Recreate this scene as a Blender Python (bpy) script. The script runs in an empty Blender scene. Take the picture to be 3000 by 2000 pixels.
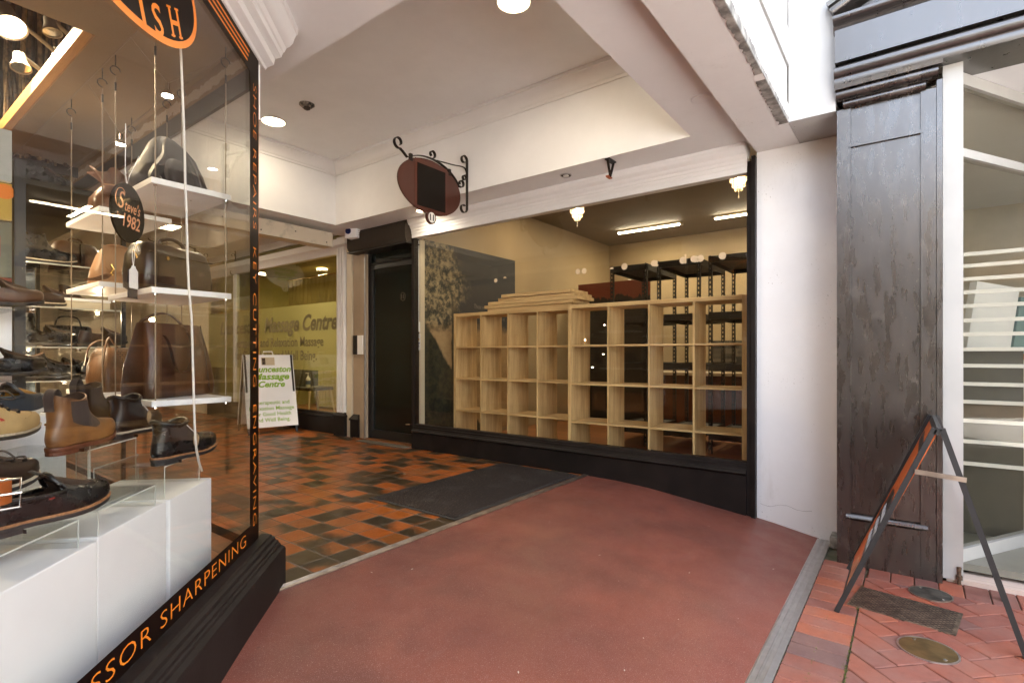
import bpy, bmesh, math, random
from mathutils import Matrix, Vector
random.seed(7)
PI = math.pi
S = bpy.context.scene
C = S.collection
# ------------------------------------------------------------------ camera model (x = along the street, y = into the arcade)
H = 1.1
YAW = math.radians(37.08)
F = (math.cos(YAW), math.sin(YAW)); R = (math.sin(YAW), -math.cos(YAW)); FL = 1541.6
def ray(px, py):
    u = (px-1500)/FL; v = (1040-py)/FL
    return (F[0]+u*R[0], F[1]+u*R[1], v)
def at_t(px, py, t):
    d = ray(px, py); return Vector((d[0]*t, d[1]*t, H+d[2]*t))
def at_z(px, py, z): return at_t(px, py, (z-H)/ray(px, py)[2])
def at_x(px, py, x): return at_t(px, py, x/ray(px, py)[0])
def at_y(px, py, y): return at_t(px, py, y/ray(px, py)[1])
def at_d(px, py, d):            # d metres behind the splayed front glass of the corner shop
    r = ray(px, py); return at_t(px, py, (GC+d*math.sqrt(2))/(r[1]-r[0]))
GX, GY = 1.257, 2.456
GC = GY-GX
cam = bpy.data.cameras.new('camera'); co = bpy.data.objects.new('camera', cam); C.objects.link(co)
co.location = (0, 0, H); co.rotation_euler = (PI/2, 0, YAW-PI/2)
cam.sensor_width = 36; cam.lens = 36*FL/3000; cam.shift_y = 40/3000; cam.clip_start = .02; cam.clip_end = 500
S.camera = co
# ------------------------------------------------------------------ materials
class NT:
    def __init__(s, name):
        s.m = bpy.data.materials.new(name); s.m.use_nodes = True
        s.t = s.m.node_tree; s.n = s.t.nodes; s.b = s.n['Principled BSDF']; s.o = s.n['Material Output']
    def put(s, sock, v):
        if v is None: return
        if isinstance(v, bpy.types.NodeSocket): s.t.links.new(v, sock)
        elif isinstance(v, (tuple, list)) and len(v) == 3 and sock.type == 'RGBA': sock.default_value = (*v, 1)
        else: sock.default_value = v
    def math(s, op, a, b=None, c=None):
        n = s.n.new('ShaderNodeMath'); n.operation = op
        s.put(n.inputs[0], a); s.put(n.inputs[1], b); s.put(n.inputs[2], c)
        return n.outputs[0]
    def smooth(s, a, lo, hi, olo=0., ohi=1.):
        n = s.n.new('ShaderNodeMapRange'); n.interpolation_type = 'SMOOTHSTEP'
        s.put(n.inputs[0], a); s.put(n.inputs[1], lo); s.put(n.inputs[2], hi); s.put(n.inputs[3], olo); s.put(n.inputs[4], ohi)
        return n.outputs[0]
    def mix(s, f, a, b, mode='MIX'):
        n = s.n.new('ShaderNodeMix'); n.data_type = 'RGBA'; n.blend_type = mode
        s.put(n.inputs[0], f); s.put(n.inputs[6], a); s.put(n.inputs[7], b)
        return n.outputs[2]
    def coord(s, scale=(1, 1, 1), kind='Object'):
        n = s.n.new('ShaderNodeTexCoord'); m = s.n.new('ShaderNodeMapping')
        s.t.links.new(n.outputs[kind], m.inputs[0]); m.inputs['Scale'].default_value = scale
        return m.outputs[0]
    def noise(s, vec, scale, detail=3, rough=.55, out=0):
        n = s.n.new('ShaderNodeTexNoise'); s.put(n.inputs['Vector'], vec)
        n.inputs['Scale'].default_value = scale; n.inputs['Detail'].default_value = detail; n.inputs['Roughness'].default_value = rough
        return n.outputs[out]
    def sep(s, vec):
        n = s.n.new('ShaderNodeSeparateXYZ'); s.put(n.inputs[0], vec); return n.outputs
    def comb(s, x, y, z=0.):
        n = s.n.new('ShaderNodeCombineXYZ'); s.put(n.inputs[0], x); s.put(n.inputs[1], y); s.put(n.inputs[2], z); return n.outputs[0]
    def rnd(s, vec):
        n = s.n.new('ShaderNodeTexWhiteNoise'); n.noise_dimensions = '3D'; s.put(n.inputs['Vector'], vec); return n.outputs
    def bump(s, h, strength=.2, dist=.01):
        n = s.n.new('ShaderNodeBump'); n.inputs['Strength'].default_value = strength; n.inputs['Distance'].default_value = dist
        s.put(n.inputs['Height'], h); s.t.links.new(n.outputs[0], s.b.inputs['Normal'])
    def set(s, **k):
        for a, v in k.items(): s.put(s.b.inputs[a.replace('_', ' ')], v)
        return s.m

def mat(name, col, rough=.6, metal=0., var=.12, vs=3., bump=.0, bs=80., ior=1.5, coat=0., col2=None, stretch=(1, 1, 1), rvar=.0, thr=(.35, .65), bdist=.004, sheen=0.):
    k = NT(name); v = k.coord(stretch)
    n1 = k.noise(v, vs, 5)
    c2 = col2 if col2 else tuple(c*(1-var*2) for c in col)
    c = k.mix(k.smooth(n1, thr[0], thr[1]), c2, col)
    r = rough
    if rvar: r = k.smooth(k.noise(v, vs*4, 4), .3, .7, rough-rvar, rough+rvar)
    k.set(Base_Color=c, Roughness=r, Metallic=metal, IOR=ior, Coat_Weight=coat)
    if sheen: k.set(Sheen_Weight=sheen)
    if bump: k.bump(k.noise(v, bs, 4), bump, bdist)
    return k.m
def emit(name, col, st):
    k = NT(name); k.set(Base_Color=col, Emission_Color=col, Emission_Strength=st); return k.m
def glass(name, tint=(.96, .97, .96), ior=1.5, rough=0., smear=0., extra=0.):
    k = NT(name); k.n.remove(k.b)
    tr = k.n.new('ShaderNodeBsdfTransparent'); gl = k.n.new('ShaderNodeBsdfGlossy'); fr = k.n.new('ShaderNodeFresnel'); mx = k.n.new('ShaderNodeMixShader')
    tr.inputs[0].default_value = (*tint, 1); gl.inputs['Roughness'].default_value = rough; ge = k.n.new('ShaderNodeNewGeometry'); k.put(fr.inputs[0], k.math('ADD', k.math('MULTIPLY', ge.outputs['Backfacing'], 1/ior-ior), ior))
    f = fr.outputs[0]
    if extra: f = k.math('ADD', f, extra)
    k.t.links.new(f, mx.inputs[0]); k.t.links.new(tr.outputs[0], mx.inputs[1]); k.t.links.new(gl.outputs[0], mx.inputs[2])
    out = mx.outputs[0]
    if smear:
        df = k.n.new('ShaderNodeBsdfDiffuse'); df.inputs[0].default_value = (.75, .72, .66, 1); m2 = k.n.new('ShaderNodeMixShader')
        v = k.coord((1, 1, 1)); a = k.smooth(k.noise(v, 3.2, 6, .7), .5, .8, 0., smear)
        sp = k.smooth(k.noise(v, 190, 2), .70, .78, 0., smear*7)
        k.t.links.new(k.math('ADD', a, k.math('MULTIPLY', sp, k.smooth(k.noise(v, 2, 2), .4, .7))), m2.inputs[0]); k.t.links.new(out, m2.inputs[1]); k.t.links.new(df.outputs[0], m2.inputs[2]); out = m2.outputs[0]
    k.t.links.new(out, k.o.inputs[0])
    return k.m
def wood(name, c1, c2, axis=2, scale=9., rough=.5, bump=.1, plank=None):
    k = NT(name); st = [scale*1., scale*1., scale*1.]; st[axis] = scale*.07
    v = k.coord(tuple(st)); n1 = k.noise(v, 1.6, 6, .62); n2 = k.noise(v, 9, 3, .6)
    f = k.math('ADD', k.math('MULTIPLY', n1, .7), k.math('MULTIPLY', n2, .3))
    c = k.mix(k.smooth(f, .36, .64), c1, c2)
    if plank:
        s = k.sep(k.coord()); q = [s[0], s[1], s[2]][plank[0]]
        w = k.math('DIVIDE', q, plank[1]); r = k.rnd(k.comb(k.math('FLOOR', w), 3.))[0]
        c = k.mix(1., c, k.mix(r, (.7, .7, .7), (1.15, 1.1, 1.05)), 'MULTIPLY')
        fr = k.math('FRACT', w); e = k.math('MINIMUM', fr, k.math('SUBTRACT', 1., fr))
        c = k.mix(k.smooth(e, 0., .03), tuple(x*.3 for x in c1), c)
    k.set(Base_Color=c, Roughness=rough)
    k.bump(f, bump, .003)
    return k.m

def tile_mat():
    k = NT('terracotta_tiles'); v = k.coord(); s = k.sep(v)
    u = k.math('DIVIDE', k.math('SUBTRACT', s[0], 1.257-.163*.4), .1635); w = k.math('DIVIDE', k.math('SUBTRACT', s[1], 2.365), .1795)
    fu = k.math('FRACT', u); fw = k.math('FRACT', w)
    cell = k.comb(k.math('FLOOR', u), k.math('FLOOR', w)); r = k.rnd(cell); r1 = r[0]; rc = k.sep(r[1])
    ang = k.math('MULTIPLY', rc[0], 2*PI)
    g = k.math('ADD', k.math('MULTIPLY', k.math('SUBTRACT', fu, .5), k.math('COSINE', ang)), k.math('MULTIPLY', k.math('SUBTRACT', fw, .5), k.math('SINE', ang)))
    nz = k.math('MULTIPLY', k.math('SUBTRACT', k.noise(v, 22, 4), .5), .55)
    e = k.math('ADD', k.math('ADD', k.math('MULTIPLY', g, 1.15), nz), k.math('MULTIPLY', k.math('SUBTRACT', rc[1], .56), 2.6))
    d = k.smooth(e, -.35, .45)
    hot = k.mix(rc[2], (.38, .098, .014), (.25, .080, .014)); dark = k.mix(r1, (.022, .016, .008), (.062, .037, .014))
    c = k.mix(d, hot, dark)
    c = k.mix(k.smooth(k.noise(v, 60, 3), .35, .65), c, k.mix(.2, c, (.03, .02, .01)))
    eu = k.math('MULTIPLY', k.math('MINIMUM', fu, k.math('SUBTRACT', 1., fu)), .1635); ew = k.math('MULTIPLY', k.math('MINIMUM', fw, k.math('SUBTRACT', 1., fw)), .1795)
    ed = k.math('MINIMUM', eu, ew); gr = k.smooth(ed, .0034, .0048)
    c = k.mix(gr, (.13, .105, .085), c)
    sc = k.smooth(k.noise(v, 5, 5), .35, .7, .30, .46)
    c = k.mix(1., c, (.95, .90, .82), 'MULTIPLY'); k.set(Base_Color=c, IOR=1.42, Roughness=k.math('ADD', sc, k.math('MULTIPLY', k.math('SUBTRACT', 1., gr), .4)))
    h = k.math('ADD', k.smooth(ed, .001, .008), k.math('MULTIPLY', k.noise(v, 30, 3), .25)); k.bump(h, .35, .003)
    return k.m
def ramp_mat():
    k = NT('red_safety_floor'); v = k.coord()
    n = k.noise(v, 2.2, 4); c = k.mix(k.smooth(n, .3, .7), (.140, .047, .033), (.205, .060, .039))
    fine = k.noise(v, 330, 2); c = k.mix(k.smooth(fine, .58, .72), c, (.36, .22, .19))
    c = k.mix(k.smooth(k.noise(v, 210, 2), .30, .40, .55, 0.), c, (.07, .02, .016))
    c = k.mix(k.smooth(k.noise(v, 1.1, 6, .65), .5, .75, 0., .5), c, (.085, .036, .029)); c = k.mix(k.smooth(k.noise(k.coord((.5, 3., 1)), 3.2, 6, .72), .58, .74, 0., .38), c, (.21, .105, .085)); c = k.mix(k.smooth(k.noise(v, 34, 3), .70, .76, 0., .5), c, (.06, .024, .02))
    k.set(Base_Color=c, IOR=1.38, Roughness=k.smooth(k.noise(v, 6, 4), .3, .7, .33, .50)); k.bump(fine, .35, .0015)
    return k.m
def brick_mat():
    k = NT('clay_pavers'); v = k.coord(); g = k.n.new('ShaderNodeNewGeometry'); r = g.outputs['Random Per Island']
    cr = k.n.new('ShaderNodeValToRGB'); k.t.links.new(r, cr.inputs[0]); e = cr.color_ramp.elements
    cols = [(0, (.19, .050, .031)), (.2, (.27, .068, .034)), (.38, (.21, .062, .042)), (.56, (.36, .088, .030)), (.62, (.235, .072, .05)), (.8, (.16, .056, .042)), (.9, (.10, .062, .060)), (1, (.28, .075, .04))]
    e[0].position, e[0].color = 0, (*cols[0][1], 1); e[1].position, e[1].color = 1, (*cols[-1][1], 1)
    for p, cc in cols[1:-1]:
        q = e.new(p); q.color = (*cc, 1)
    c = k.mix(k.smooth(k.noise(v, 26, 5), .35, .7, 0., .45), cr.outputs[0], k.mix(1., cr.outputs[0], (.6, .55, .55), 'MULTIPLY'))
    c = k.mix(k.smooth(k.noise(v, 5, 5), .45, .75, 0., .35), c, (.20, .12, .10))
    c = k.mix(k.smooth(k.noise(v, 300, 2), .68, .74, 0., .5), c, (.45, .34, .3))
    c = k.mix(1., c, (1.2, 1.25, 1.22), 'MULTIPLY'); c = k.mix(.30, c, (.22, .105, .085)); c = k.mix(k.smooth(k.noise(v, 2.2, 6, .7), .45, .72, 0., .4), c, (.24, .15, .125)); k.set(Base_Color=c, IOR=1.3, Roughness=.62); k.bump(k.noise(v, 120, 5), .3, .002)
    return k.m
def white_wall(name, col=(.76, .75, .735), grime=.0, rough=.6):
    k = NT(name); v = k.coord(); c = k.mix(k.smooth(k.noise(v, 1.6, 6, .65), .35, .75), tuple(x*.93 for x in col), col)
    if grime:
        sp = k.math('MULTIPLY', k.smooth(k.noise(v, 70, 3), .64, .70), k.smooth(k.noise(v, 3.1, 3), .52, .68))
        c = k.mix(k.math('MULTIPLY', sp, grime), c, (.16, .12, .08))
        c = k.mix(k.math('MULTIPLY', k.smooth(k.noise(k.coord((1, 1, .3)), 4.5, 6, .7), .56, .74), grime*.35), c, (.42, .37, .31))
    k.set(Base_Color=c, Roughness=rough); k.bump(k.noise(v, 55, 5), .12, .003)
    return k.m
M = {}
M['tile'] = tile_mat(); M['ramp'] = ramp_mat(); M['paver'] = brick_mat()
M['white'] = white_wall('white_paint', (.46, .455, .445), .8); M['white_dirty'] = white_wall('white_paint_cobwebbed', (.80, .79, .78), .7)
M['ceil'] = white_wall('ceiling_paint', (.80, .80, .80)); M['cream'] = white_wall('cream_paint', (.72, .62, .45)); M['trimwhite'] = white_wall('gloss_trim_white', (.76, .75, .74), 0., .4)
M['tan_ceiling'] = mat('tan_plywood', (.30, .21, .115), .6, var=.12, vs=1.5)
M['plaster_dark'] = mat('exposed_concrete', (.36, .345, .32), .9, var=.3, vs=14, bump=.8, bs=60)
M['alu'] = mat('aluminium', (.62, .61, .60), .38, 1., var=.06, vs=20)
M['brassalu'] = mat('worn_threshold_metal', (.50, .43, .36), .4, 1., var=.18, vs=9)
M['blackpaint'] = mat('black_brown_paint', (.014, .010, .0085), .5, var=.2, vs=6, bump=.12, bs=60, ior=1.3)
M['blackgloss'] = mat('black_gloss_paint', (.026, .020, .017), .30, var=.12, vs=5, bump=.05, bs=45, ior=2.05, rvar=.03, bdist=.003, stretch=(1, 1, .25))
k = NT('worn_black_pilaster_paint'); v = k.coord((1, 1, .22)); v1 = k.coord()
c = k.mix(k.smooth(k.noise(v, 16, 6, .7), .4, .7), (.017, .0115, .0085), (.034, .024, .018))
c = k.mix(k.math('MULTIPLY', k.smooth(k.noise(v1, 48, 4, .7), .655, .69), k.smooth(k.noise(v1, 3.4, 3), .46, .6)), c, (.20, .16, .12))
c = k.mix(k.smooth(k.noise(v1, 5.5, 5, .6), .60, .64, 0., .5), c, (.075, .062, .052))
k.set(Base_Color=c, IOR=2.0, Roughness=k.smooth(k.noise(v, 22, 5), .3, .7, .24, .34)); k.bump(k.noise(v, 30, 5), .035, .003); M['pilasterpaint'] = k.m
M['black'] = mat('black_satin', (.012, .011, .010), .4, var=.1)
M['rubber'] = mat('black_rubber', (.02, .018, .017), .7, var=.1)
M['iron'] = mat('wrought_iron', (.010, .007, .005), .38, .3, var=.2, vs=30)
M['film'] = mat('black_vinyl_film', (.008, .004, .003), .35, var=.05, ior=1.15)
M['orange'] = mat('orange_vinyl', (.80, .23, .015), .45, var=.04)
M['copper_text'] = mat('copper_print', (.72, .33, .16), .5, var=.04)
M['brownsign'] = mat('brown_sign_enamel', (.060, .015, .007), .28, var=.08)
M['blackpanel'] = mat('black_sign_panel', (.007, .0045, .003), .45, var=.05, ior=1.25)
M['whitevinyl'] = mat('white_vinyl', (.78, .76, .72), .5, var=.03)
M['tanvinyl'] = mat('tan_vinyl', (.55, .42, .27), .6, var=.04)
M['greentext'] = mat('green_print', (.25, .46, .02), .5, var=.03)
M['oak_v'] = wood('oak_upright', (.42, .265, .11), (.64, .45, .22), 2); M['oak_h'] = wood('oak_board', (.45, .285, .12), (.66, .46, .225), 1)
M['timber'] = wood('varnished_timber', (.30, .15, .045), (.45, .25, .09), 1)
M['floorwood'] = wood('laminate_floor', (.24, .09, .03), (.36, .16, .06), 1, 5., .35, .05, (0, .19))
M['acrylic'] = glass('clear_acrylic', (.955, .97, .965), 1.45, 0., 0., .012)
M['acrylic_edge'] = mat('acrylic_edge', (.62, .66, .62), .25, var=.05)
M['glass'] = glass('window_glass', (.965, .965, .95), 1.38, 0., .0)
M['glassdark'] = glass('tinted_door_glass', (.06, .075, .07), 1.5, .02)
M['glassyellow'] = glass('yellow_tinted_glass', (.93, .92, .76), 1.5, 0.)
M['glassgrey'] = glass('entrance_glass', (.90, .89, .85), 1.1, 0., .0, .0)
M['frost'] = mat('frosted_film', (.36, .335, .19), .55, var=.05)
M['frosttext'] = mat('clear_letter_cut', (.24, .20, .095), .3, var=.1)
M['whitebox'] = mat('white_laminate', (.89, .90, .905), .4, var=.03)
M['cable'] = mat('white_cable', (.76, .74, .70), .45, var=.05)
M['steelcable'] = mat('steel_cable', (.33, .27, .20), .45, .6, var=.1)
M['chrome'] = mat('chrome', (.75, .73, .70), .12, 1., var=.03)
M['brass'] = mat('brass', (.70, .45, .14), .25, 1., var=.05)
M['warm'] = emit('warm_lamp', (1, .80, .50), 4.)
M['warm2'] = emit('small_warm_lamp', (1, .82, .56), 6.)
M['led'] = emit('led_tube', (1, .88, .66), 4.)
M['hal'] = emit('halogen', (1, .93, .85), 10.)
SKY, SUN, EXPO = .15, 4.5, 3.65
# ------------------------------------------------------------------ mesh helpers
def NB(): return bmesh.new()
def box(bm, x0, x1, y0, y1, z0, z1, m=None):
    vs = [bm.verts.new((x, y, z)) for x in (x0, x1) for y in (y0, y1) for z in (z0, z1)]
    if m: 
        for v in vs: v.co = m @ v.co
    for f in ((0, 1, 3, 2), (4, 6, 7, 5), (0, 4, 5, 1), (2, 3, 7, 6), (0, 2, 6, 4), (1, 5, 7, 3)):
        bm.faces.new([vs[i] for i in f])
    return vs
def rbox(bm, x0, x1, y0, y1, z0, z1, r=.004, m=None, seg=2):
    b2 = NB(); box(b2, x0, x1, y0, y1, z0, z1)
    bmesh.ops.bevel(b2, geom=b2.edges[:], offset=r, segments=seg, affect='EDGES', profile=.6)
    if m: b2.transform(m)
    join(bm, b2)
def join(bm, b2):
    me = bpy.data.meshes.new('t'); b2.to_mesh(me); b2.free(); bm.from_mesh(me); bpy.data.meshes.remove(me)
def prism(bm, poly, a, b, right, up):
    """polygon (u, v) in the plane (right, up), swept from point a to point b"""
    a = Vector(a); b = Vector(b); right = Vector(right); up = Vector(up)
    va = [bm.verts.new(a+right*u+up*v) for u, v in poly]; vb = [bm.verts.new(b+right*u+up*v) for u, v in poly]
    n = len(poly)
    for i in range(n): bm.faces.new((va[i], va[(i+1) % n], vb[(i+1) % n], vb[i]))
    bm.faces.new(va[::-1]); bm.faces.new(vb)
def tube(bm, pts, r, n=8, flat=None, cap=True):
    """round (or flat, if flat=(w, t, side)) bar through the points"""
    pts = [Vector(p) for p in pts]; rings = []
    for i, p in enumerate(pts):
        t = (pts[min(i+1, len(pts)-1)]-pts[max(i-1, 0)]).normalized()
        if flat:
            sd = Vector(flat[2]).normalized(); nn = t.cross(sd).normalized(); w, th = flat[0]/2, flat[1]/2
            ring = [bm.verts.new(p+sd*a*w+nn*b*th) for a, b in ((-1, -1), (1, -1), (1, 1), (-1, 1))]
        else:
            ax = Vector((0, 0, 1)) if abs(t.z) < .9 else Vector((1, 0, 0))
            s1 = t.cross(ax).normalized(); s2 = t.cross(s1)
            rr = r[i] if isinstance(r, (list, tuple)) else r
            ring = [bm.verts.new(p+s1*math.cos(2*PI*k/n)*rr+s2*math.sin(2*PI*k/n)*rr) for k in range(n)]
        rings.append(ring)
    loft(bm, rings, cap, cap)
def loft(bm, rings, c0=True, c1=True):
    n = len(rings[0])
    for a, b in zip(rings, rings[1:]):
        for i in range(n): bm.faces.new((a[i], a[(i+1) % n], b[(i+1) % n], b[i]))
    if c0: bm.faces.new(rings[0][::-1])
    if c1: bm.faces.new(rings[-1])
def lathe(bm, prof, m=None, n=24, cap=True):
    rings = []
    for r, z in prof:
        ring = [bm.verts.new((r*math.cos(2*PI*k/n), r*math.sin(2*PI*k/n), z)) for k in range(n)]
        if m:
            for v in ring: v.co = m @ v.co
        rings.append(ring)
    loft(bm, rings, cap, cap)
def curve(pts, n=8):
    """Catmull-Rom through points"""
    P = [Vector(p) for p in pts]; P = [2*P[0]-P[1]]+P+[2*P[-1]-P[-2]]; out = []
    for i in range(1, len(P)-2):
        a, b, c, d = P[i-1:i+3]
        for k in range(n):
            t = k/n; out.append(.5*((2*b)+(c-a)*t+(2*a-5*b+4*c-d)*t*t+(3*b-a-3*c+d)*t**3))
    out.append(P[-2]); return out
W = {}
def thing(name, label, cat, loc=(0, 0, 0), rz=0., group=None):
    o = bpy.data.objects.new(name, None); C.objects.link(o); o.empty_display_size = .1
    o.location = loc; o.rotation_euler = (0, 0, rz); o['label'] = label; o['category'] = cat
    if group: o['group'] = group
    W[o.name] = Matrix.Translation(loc) @ Matrix.Rotation(rz, 4, 'Z'); return o
def tag(o, label, cat, group=None):
    o['label'] = label; o['category'] = cat
    if group: o['group'] = group
    return o
def struct(o, kind='structure'): o['kind'] = kind; return o
def obj(name, bm, m, parent=None, local=False, smooth=False, label=None, bev=0., clean=True):
    if bev: bmesh.ops.bevel(bm, geom=[e for e in bm.edges if len(e.link_faces) == 2 and e.calc_face_angle(0) > .6], offset=bev, segments=2, affect='EDGES', profile=.6, clamp_overlap=True)
    if clean: bmesh.ops.recalc_face_normals(bm, faces=bm.faces[:])
    base = None
    if parent is not None:
        if not local: bm.transform(W[parent.name].inverted())
    elif not local:
        xs = [v.co for v in bm.verts]; base = Vector(((min(c.x for c in xs)+max(c.x for c in xs))/2, (min(c.y for c in xs)+max(c.y for c in xs))/2, min(c.z for c in xs)))
    me = bpy.data.meshes.new(name)
    bm.to_mesh(me); bm.free()
    if smooth:
        me.polygons.foreach_set('use_smooth', [True]*len(me.polygons))
        try: me.set_sharp_from_angle(angle=math.radians(40 if smooth is True else smooth))
        except Exception: pass
    me.materials.append(M[m] if isinstance(m, str) else m)
    o = bpy.data.objects.new(name, me); C.objects.link(o)
    if parent is not None: o.parent = parent; W[o.name] = W[parent.name]
    else: W[o.name] = Matrix.Identity(4)
    if label: o['label'] = label
    return o
def text_bm(s, shear=0., bold=0., depth=.0, spacing=1.):
    cu = bpy.data.curves.new('t', 'FONT'); cu.body = s; cu.shear = shear; cu.offset = bold; cu.extrude = depth; cu.align_x = 'LEFT'; cu.space_character = spacing; cu.resolution_u = 3
    o = bpy.data.objects.new('t', cu); C.objects.link(o); dg = bpy.context.evaluated_depsgraph_get(); dg.update()
    me = bpy.data.meshes.new_from_object(o.evaluated_get(dg)); bm = NB(); bm.from_mesh(me)
    bpy.data.objects.remove(o); bpy.data.curves.remove(cu); bpy.data.meshes.remove(me)
    return bm
def text(bm, s, org, right, up, w=None, h=None, align='L', thick=.0012, **k):
    """lettering fitted to width w and/or capital height h; org is the left (or right, centre) end of the baseline"""
    b = text_bm(s, **k); xs = [v.co.x for v in b.verts]; ys = [v.co.y for v in b.verts]
    x0, x1 = min(xs), max(xs); cap = .70
    sy = h/cap if h else w/(x1-x0); sx = w/(x1-x0) if w else sy
    if not h: sy = sx
    right = Vector(right).normalized(); up = Vector(up).normalized(); nn = right.cross(up); wd = (x1-x0)*sx
    off = {'L': 0, 'R': -wd, 'C': -wd/2}[align]
    for v in b.verts: v.co = Vector(org)+right*((v.co.x-x0)*sx+off)+up*(v.co.y*sy)+nn*thick
    join(bm, b); return wd
def disc(bm, c, right, up, rx, ry=None, n=32, thick=.0): 
    ry = ry or rx; right = Vector(right).normalized(); up = Vector(up).normalized(); nn = right.cross(up)
    ring = [Vector(c)+right*rx*math.cos(2*PI*k/n)+up*ry*math.sin(2*PI*k/n) for k in range(n)]
    if not thick: bm.faces.new([bm.verts.new(p) for p in ring]); return
    a = [bm.verts.new(p) for p in ring]; b = [bm.verts.new(p+nn*thick) for p in ring]; loft(bm, [a, b])
def lamp(kind, loc, energy, col, size=.2, target=None, spot=None, size_y=None):
    l = bpy.data.lights.new('lamp_light', kind); l.energy = energy; l.color = col
    if kind == 'AREA':
        l.size = size
        if size_y: l.shape = 'RECTANGLE'; l.size_y = size_y
    else: l.shadow_soft_size = size
    if spot: l.spot_size = math.radians(spot); l.spot_blend = .6
    o = bpy.data.objects.new('lamp_light', l); C.objects.link(o); o.location = loc
    if target is not None: o.rotation_euler = (Vector(target)-Vector(loc)).to_track_quat('-Z', 'Y').to_euler()
    return o
X, Y, Z = Vector((1, 0, 0)), Vector((0, 1, 0)), Vector((0, 0, 1))
D45 = Vector((1, 1, 0)).normalized(); N45 = Vector((1, -1, 0)).normalized()    # along the splayed glass, and outwards from it
def gp(s, z, out=0.): return Vector((GX, GY, 0))+D45*s+N45*out+Z*z          # s = metres from the glass corner (negative towards the street)
# ================================================================== ground, floors
ZP = -.205                      # pavement level
bm = NB(); b = 60; vs = [bm.verts.new(p) for p in ((-b, -b, ZP-.014), (b, -b, ZP-.014), (b, b, ZP-.014), (-b, b, ZP-.014))]; bm.faces.new(vs)
M['ground'] = mat('jointing_sand', (.11, .10, .07), .95, var=.25, vs=12, col2=(.06, .065, .03), bump=.4, bs=90)
struct(obj('ground', bm, 'ground'))
# herringbone clay pavers with a soldier course along the metal strip
bm = NB(); L, Wd, gap = .226, .110, .0045
def brick(bm, cx, cy, along, m=None):
    l, w = (L-gap, Wd-gap) if along == 0 else (Wd-gap, L-gap)
    dz = random.uniform(-.0015, .0015); b2 = NB(); box(b2, -l/2, l/2, -w/2, w/2, -.012, 0)
    bmesh.ops.bevel(b2, geom=[e for e in b2.edges if e.verts[0].co.z > -.001 and e.verts[1].co.z > -.001], offset=.0035, segments=1, affect='EDGES')
    b2.transform(Matrix.Translation((cx, cy, ZP+dz)) @ Matrix.Rotation(random.uniform(-.012, .012), 4, 'Z') @ Matrix.Rotation(random.uniform(-.006, .006), 4, 'X'))
    if m: b2.transform(m)
    join(bm, b2)
hb = NB(); rot = Matrix.Translation((2.9, -.6, 0)) @ Matrix.Rotation(PI/4, 4, 'Z')
for i in range(-34, 35):
    for j in range(-17, 18):
        cx = i*Wd+j*L; cy = -i*Wd+j*L        # each step: one horizontal brick and one upright one
        p = rot @ Vector((cx, cy, 0))
        if p.x < .1 or p.x > 4.4 or p.y > .5 or p.y < -2.6: continue
        brick(hb, cx+L/2, cy+Wd/2, 0, rot); brick(hb, cx+L+Wd/2, cy+L/2, 1, rot)
bmesh.ops.bisect_plane(hb, geom=hb.verts[:]+hb.edges[:]+hb.faces[:], plane_co=(0, .207, 0), plane_no=(0, 1, 0), clear_outer=True)
bmesh.ops.bisect_plane(hb, geom=hb.verts[:]+hb.edges[:]+hb.faces[:], plane_co=(3.72, 0, 0), plane_no=(1, 0, 0), clear_outer=True)
join(bm, hb)
n = int((3.95-.6)/Wd)
for i in range(n): brick(bm, .6+Wd*(i+.5), .439-L/2, 1)
for i in range(18): brick(bm, 3.724+L/2, .20-Wd*(i+.5), 0)
struct(obj('brick_pavement', bm, 'paver', clean=False))
# weeds in the joints
bm = NB()
for i in range(150):
    t = random.random(); x = random.choice([random.gauss(2.55, .25), random.uniform(2.2, 3.6)]); y = .212+random.gauss(0, .004) if random.random() < .7 else random.choice([.439-.002, .33])
    for q in range(4):
        a = random.uniform(0, 2*PI); h = random.uniform(.003, .010); p = Vector((x+random.gauss(0, .006), y+random.gauss(0, .003), ZP-.004))
        v = [bm.verts.new(p+Vector((math.cos(a)*.003, math.sin(a)*.003, 0))), bm.verts.new(p-Vector((math.cos(a)*.003, math.sin(a)*.003, 0))), bm.verts.new(p+Vector((random.gauss(0, .004), random.gauss(0, .004), h)))]
        bm.faces.new(v)
M['moss'] = mat('joint_moss', (.16, .17, .035), .9, var=.3, vs=60)
struct(obj('moss', bm, 'moss', clean=False), 'stuff')
# tiled corridor floor
bm = NB(); bm.faces.new([bm.verts.new(p) for p in ((1.2, 2.37, 0), (4.45, 2.37, 0), (4.45, 14, 0), (1.2, 14, 0))])
struct(obj('tiled_floor', bm, 'tile'))
# ramp
def ramp_z(y):
    pts = [(3, 0), (2.34, 0), (2.05, -.004), (1.77, -.022), (1.5, -.054), (1.243, -.086), (.978, -.118), (.8, -.146), (.65, -.175), (.53, -.197), (.3, -.21)]
    for (a, za), (b_, zb) in zip(pts, pts[1:]):
        if b_ <= y <= a: return zb+(za-zb)*(y-b_)/(a-b_)
    return -.21
bm = NB(); ys = [2.36-.06*i for i in range(32)]; ys[-1] = .515; prev = None
for y in ys:
    row = [bm.verts.new((x, y, ramp_z(y)-.001)) for x in (-2.5, .5, 1.5, 2.5, 3.5, 4.36)]
    if prev:
        for i in range(5): bm.faces.new((prev[i], prev[i+1], row[i+1], row[i]))
    prev = row
struct(obj('ramp', bm, 'ramp', smooth=True))
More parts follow.
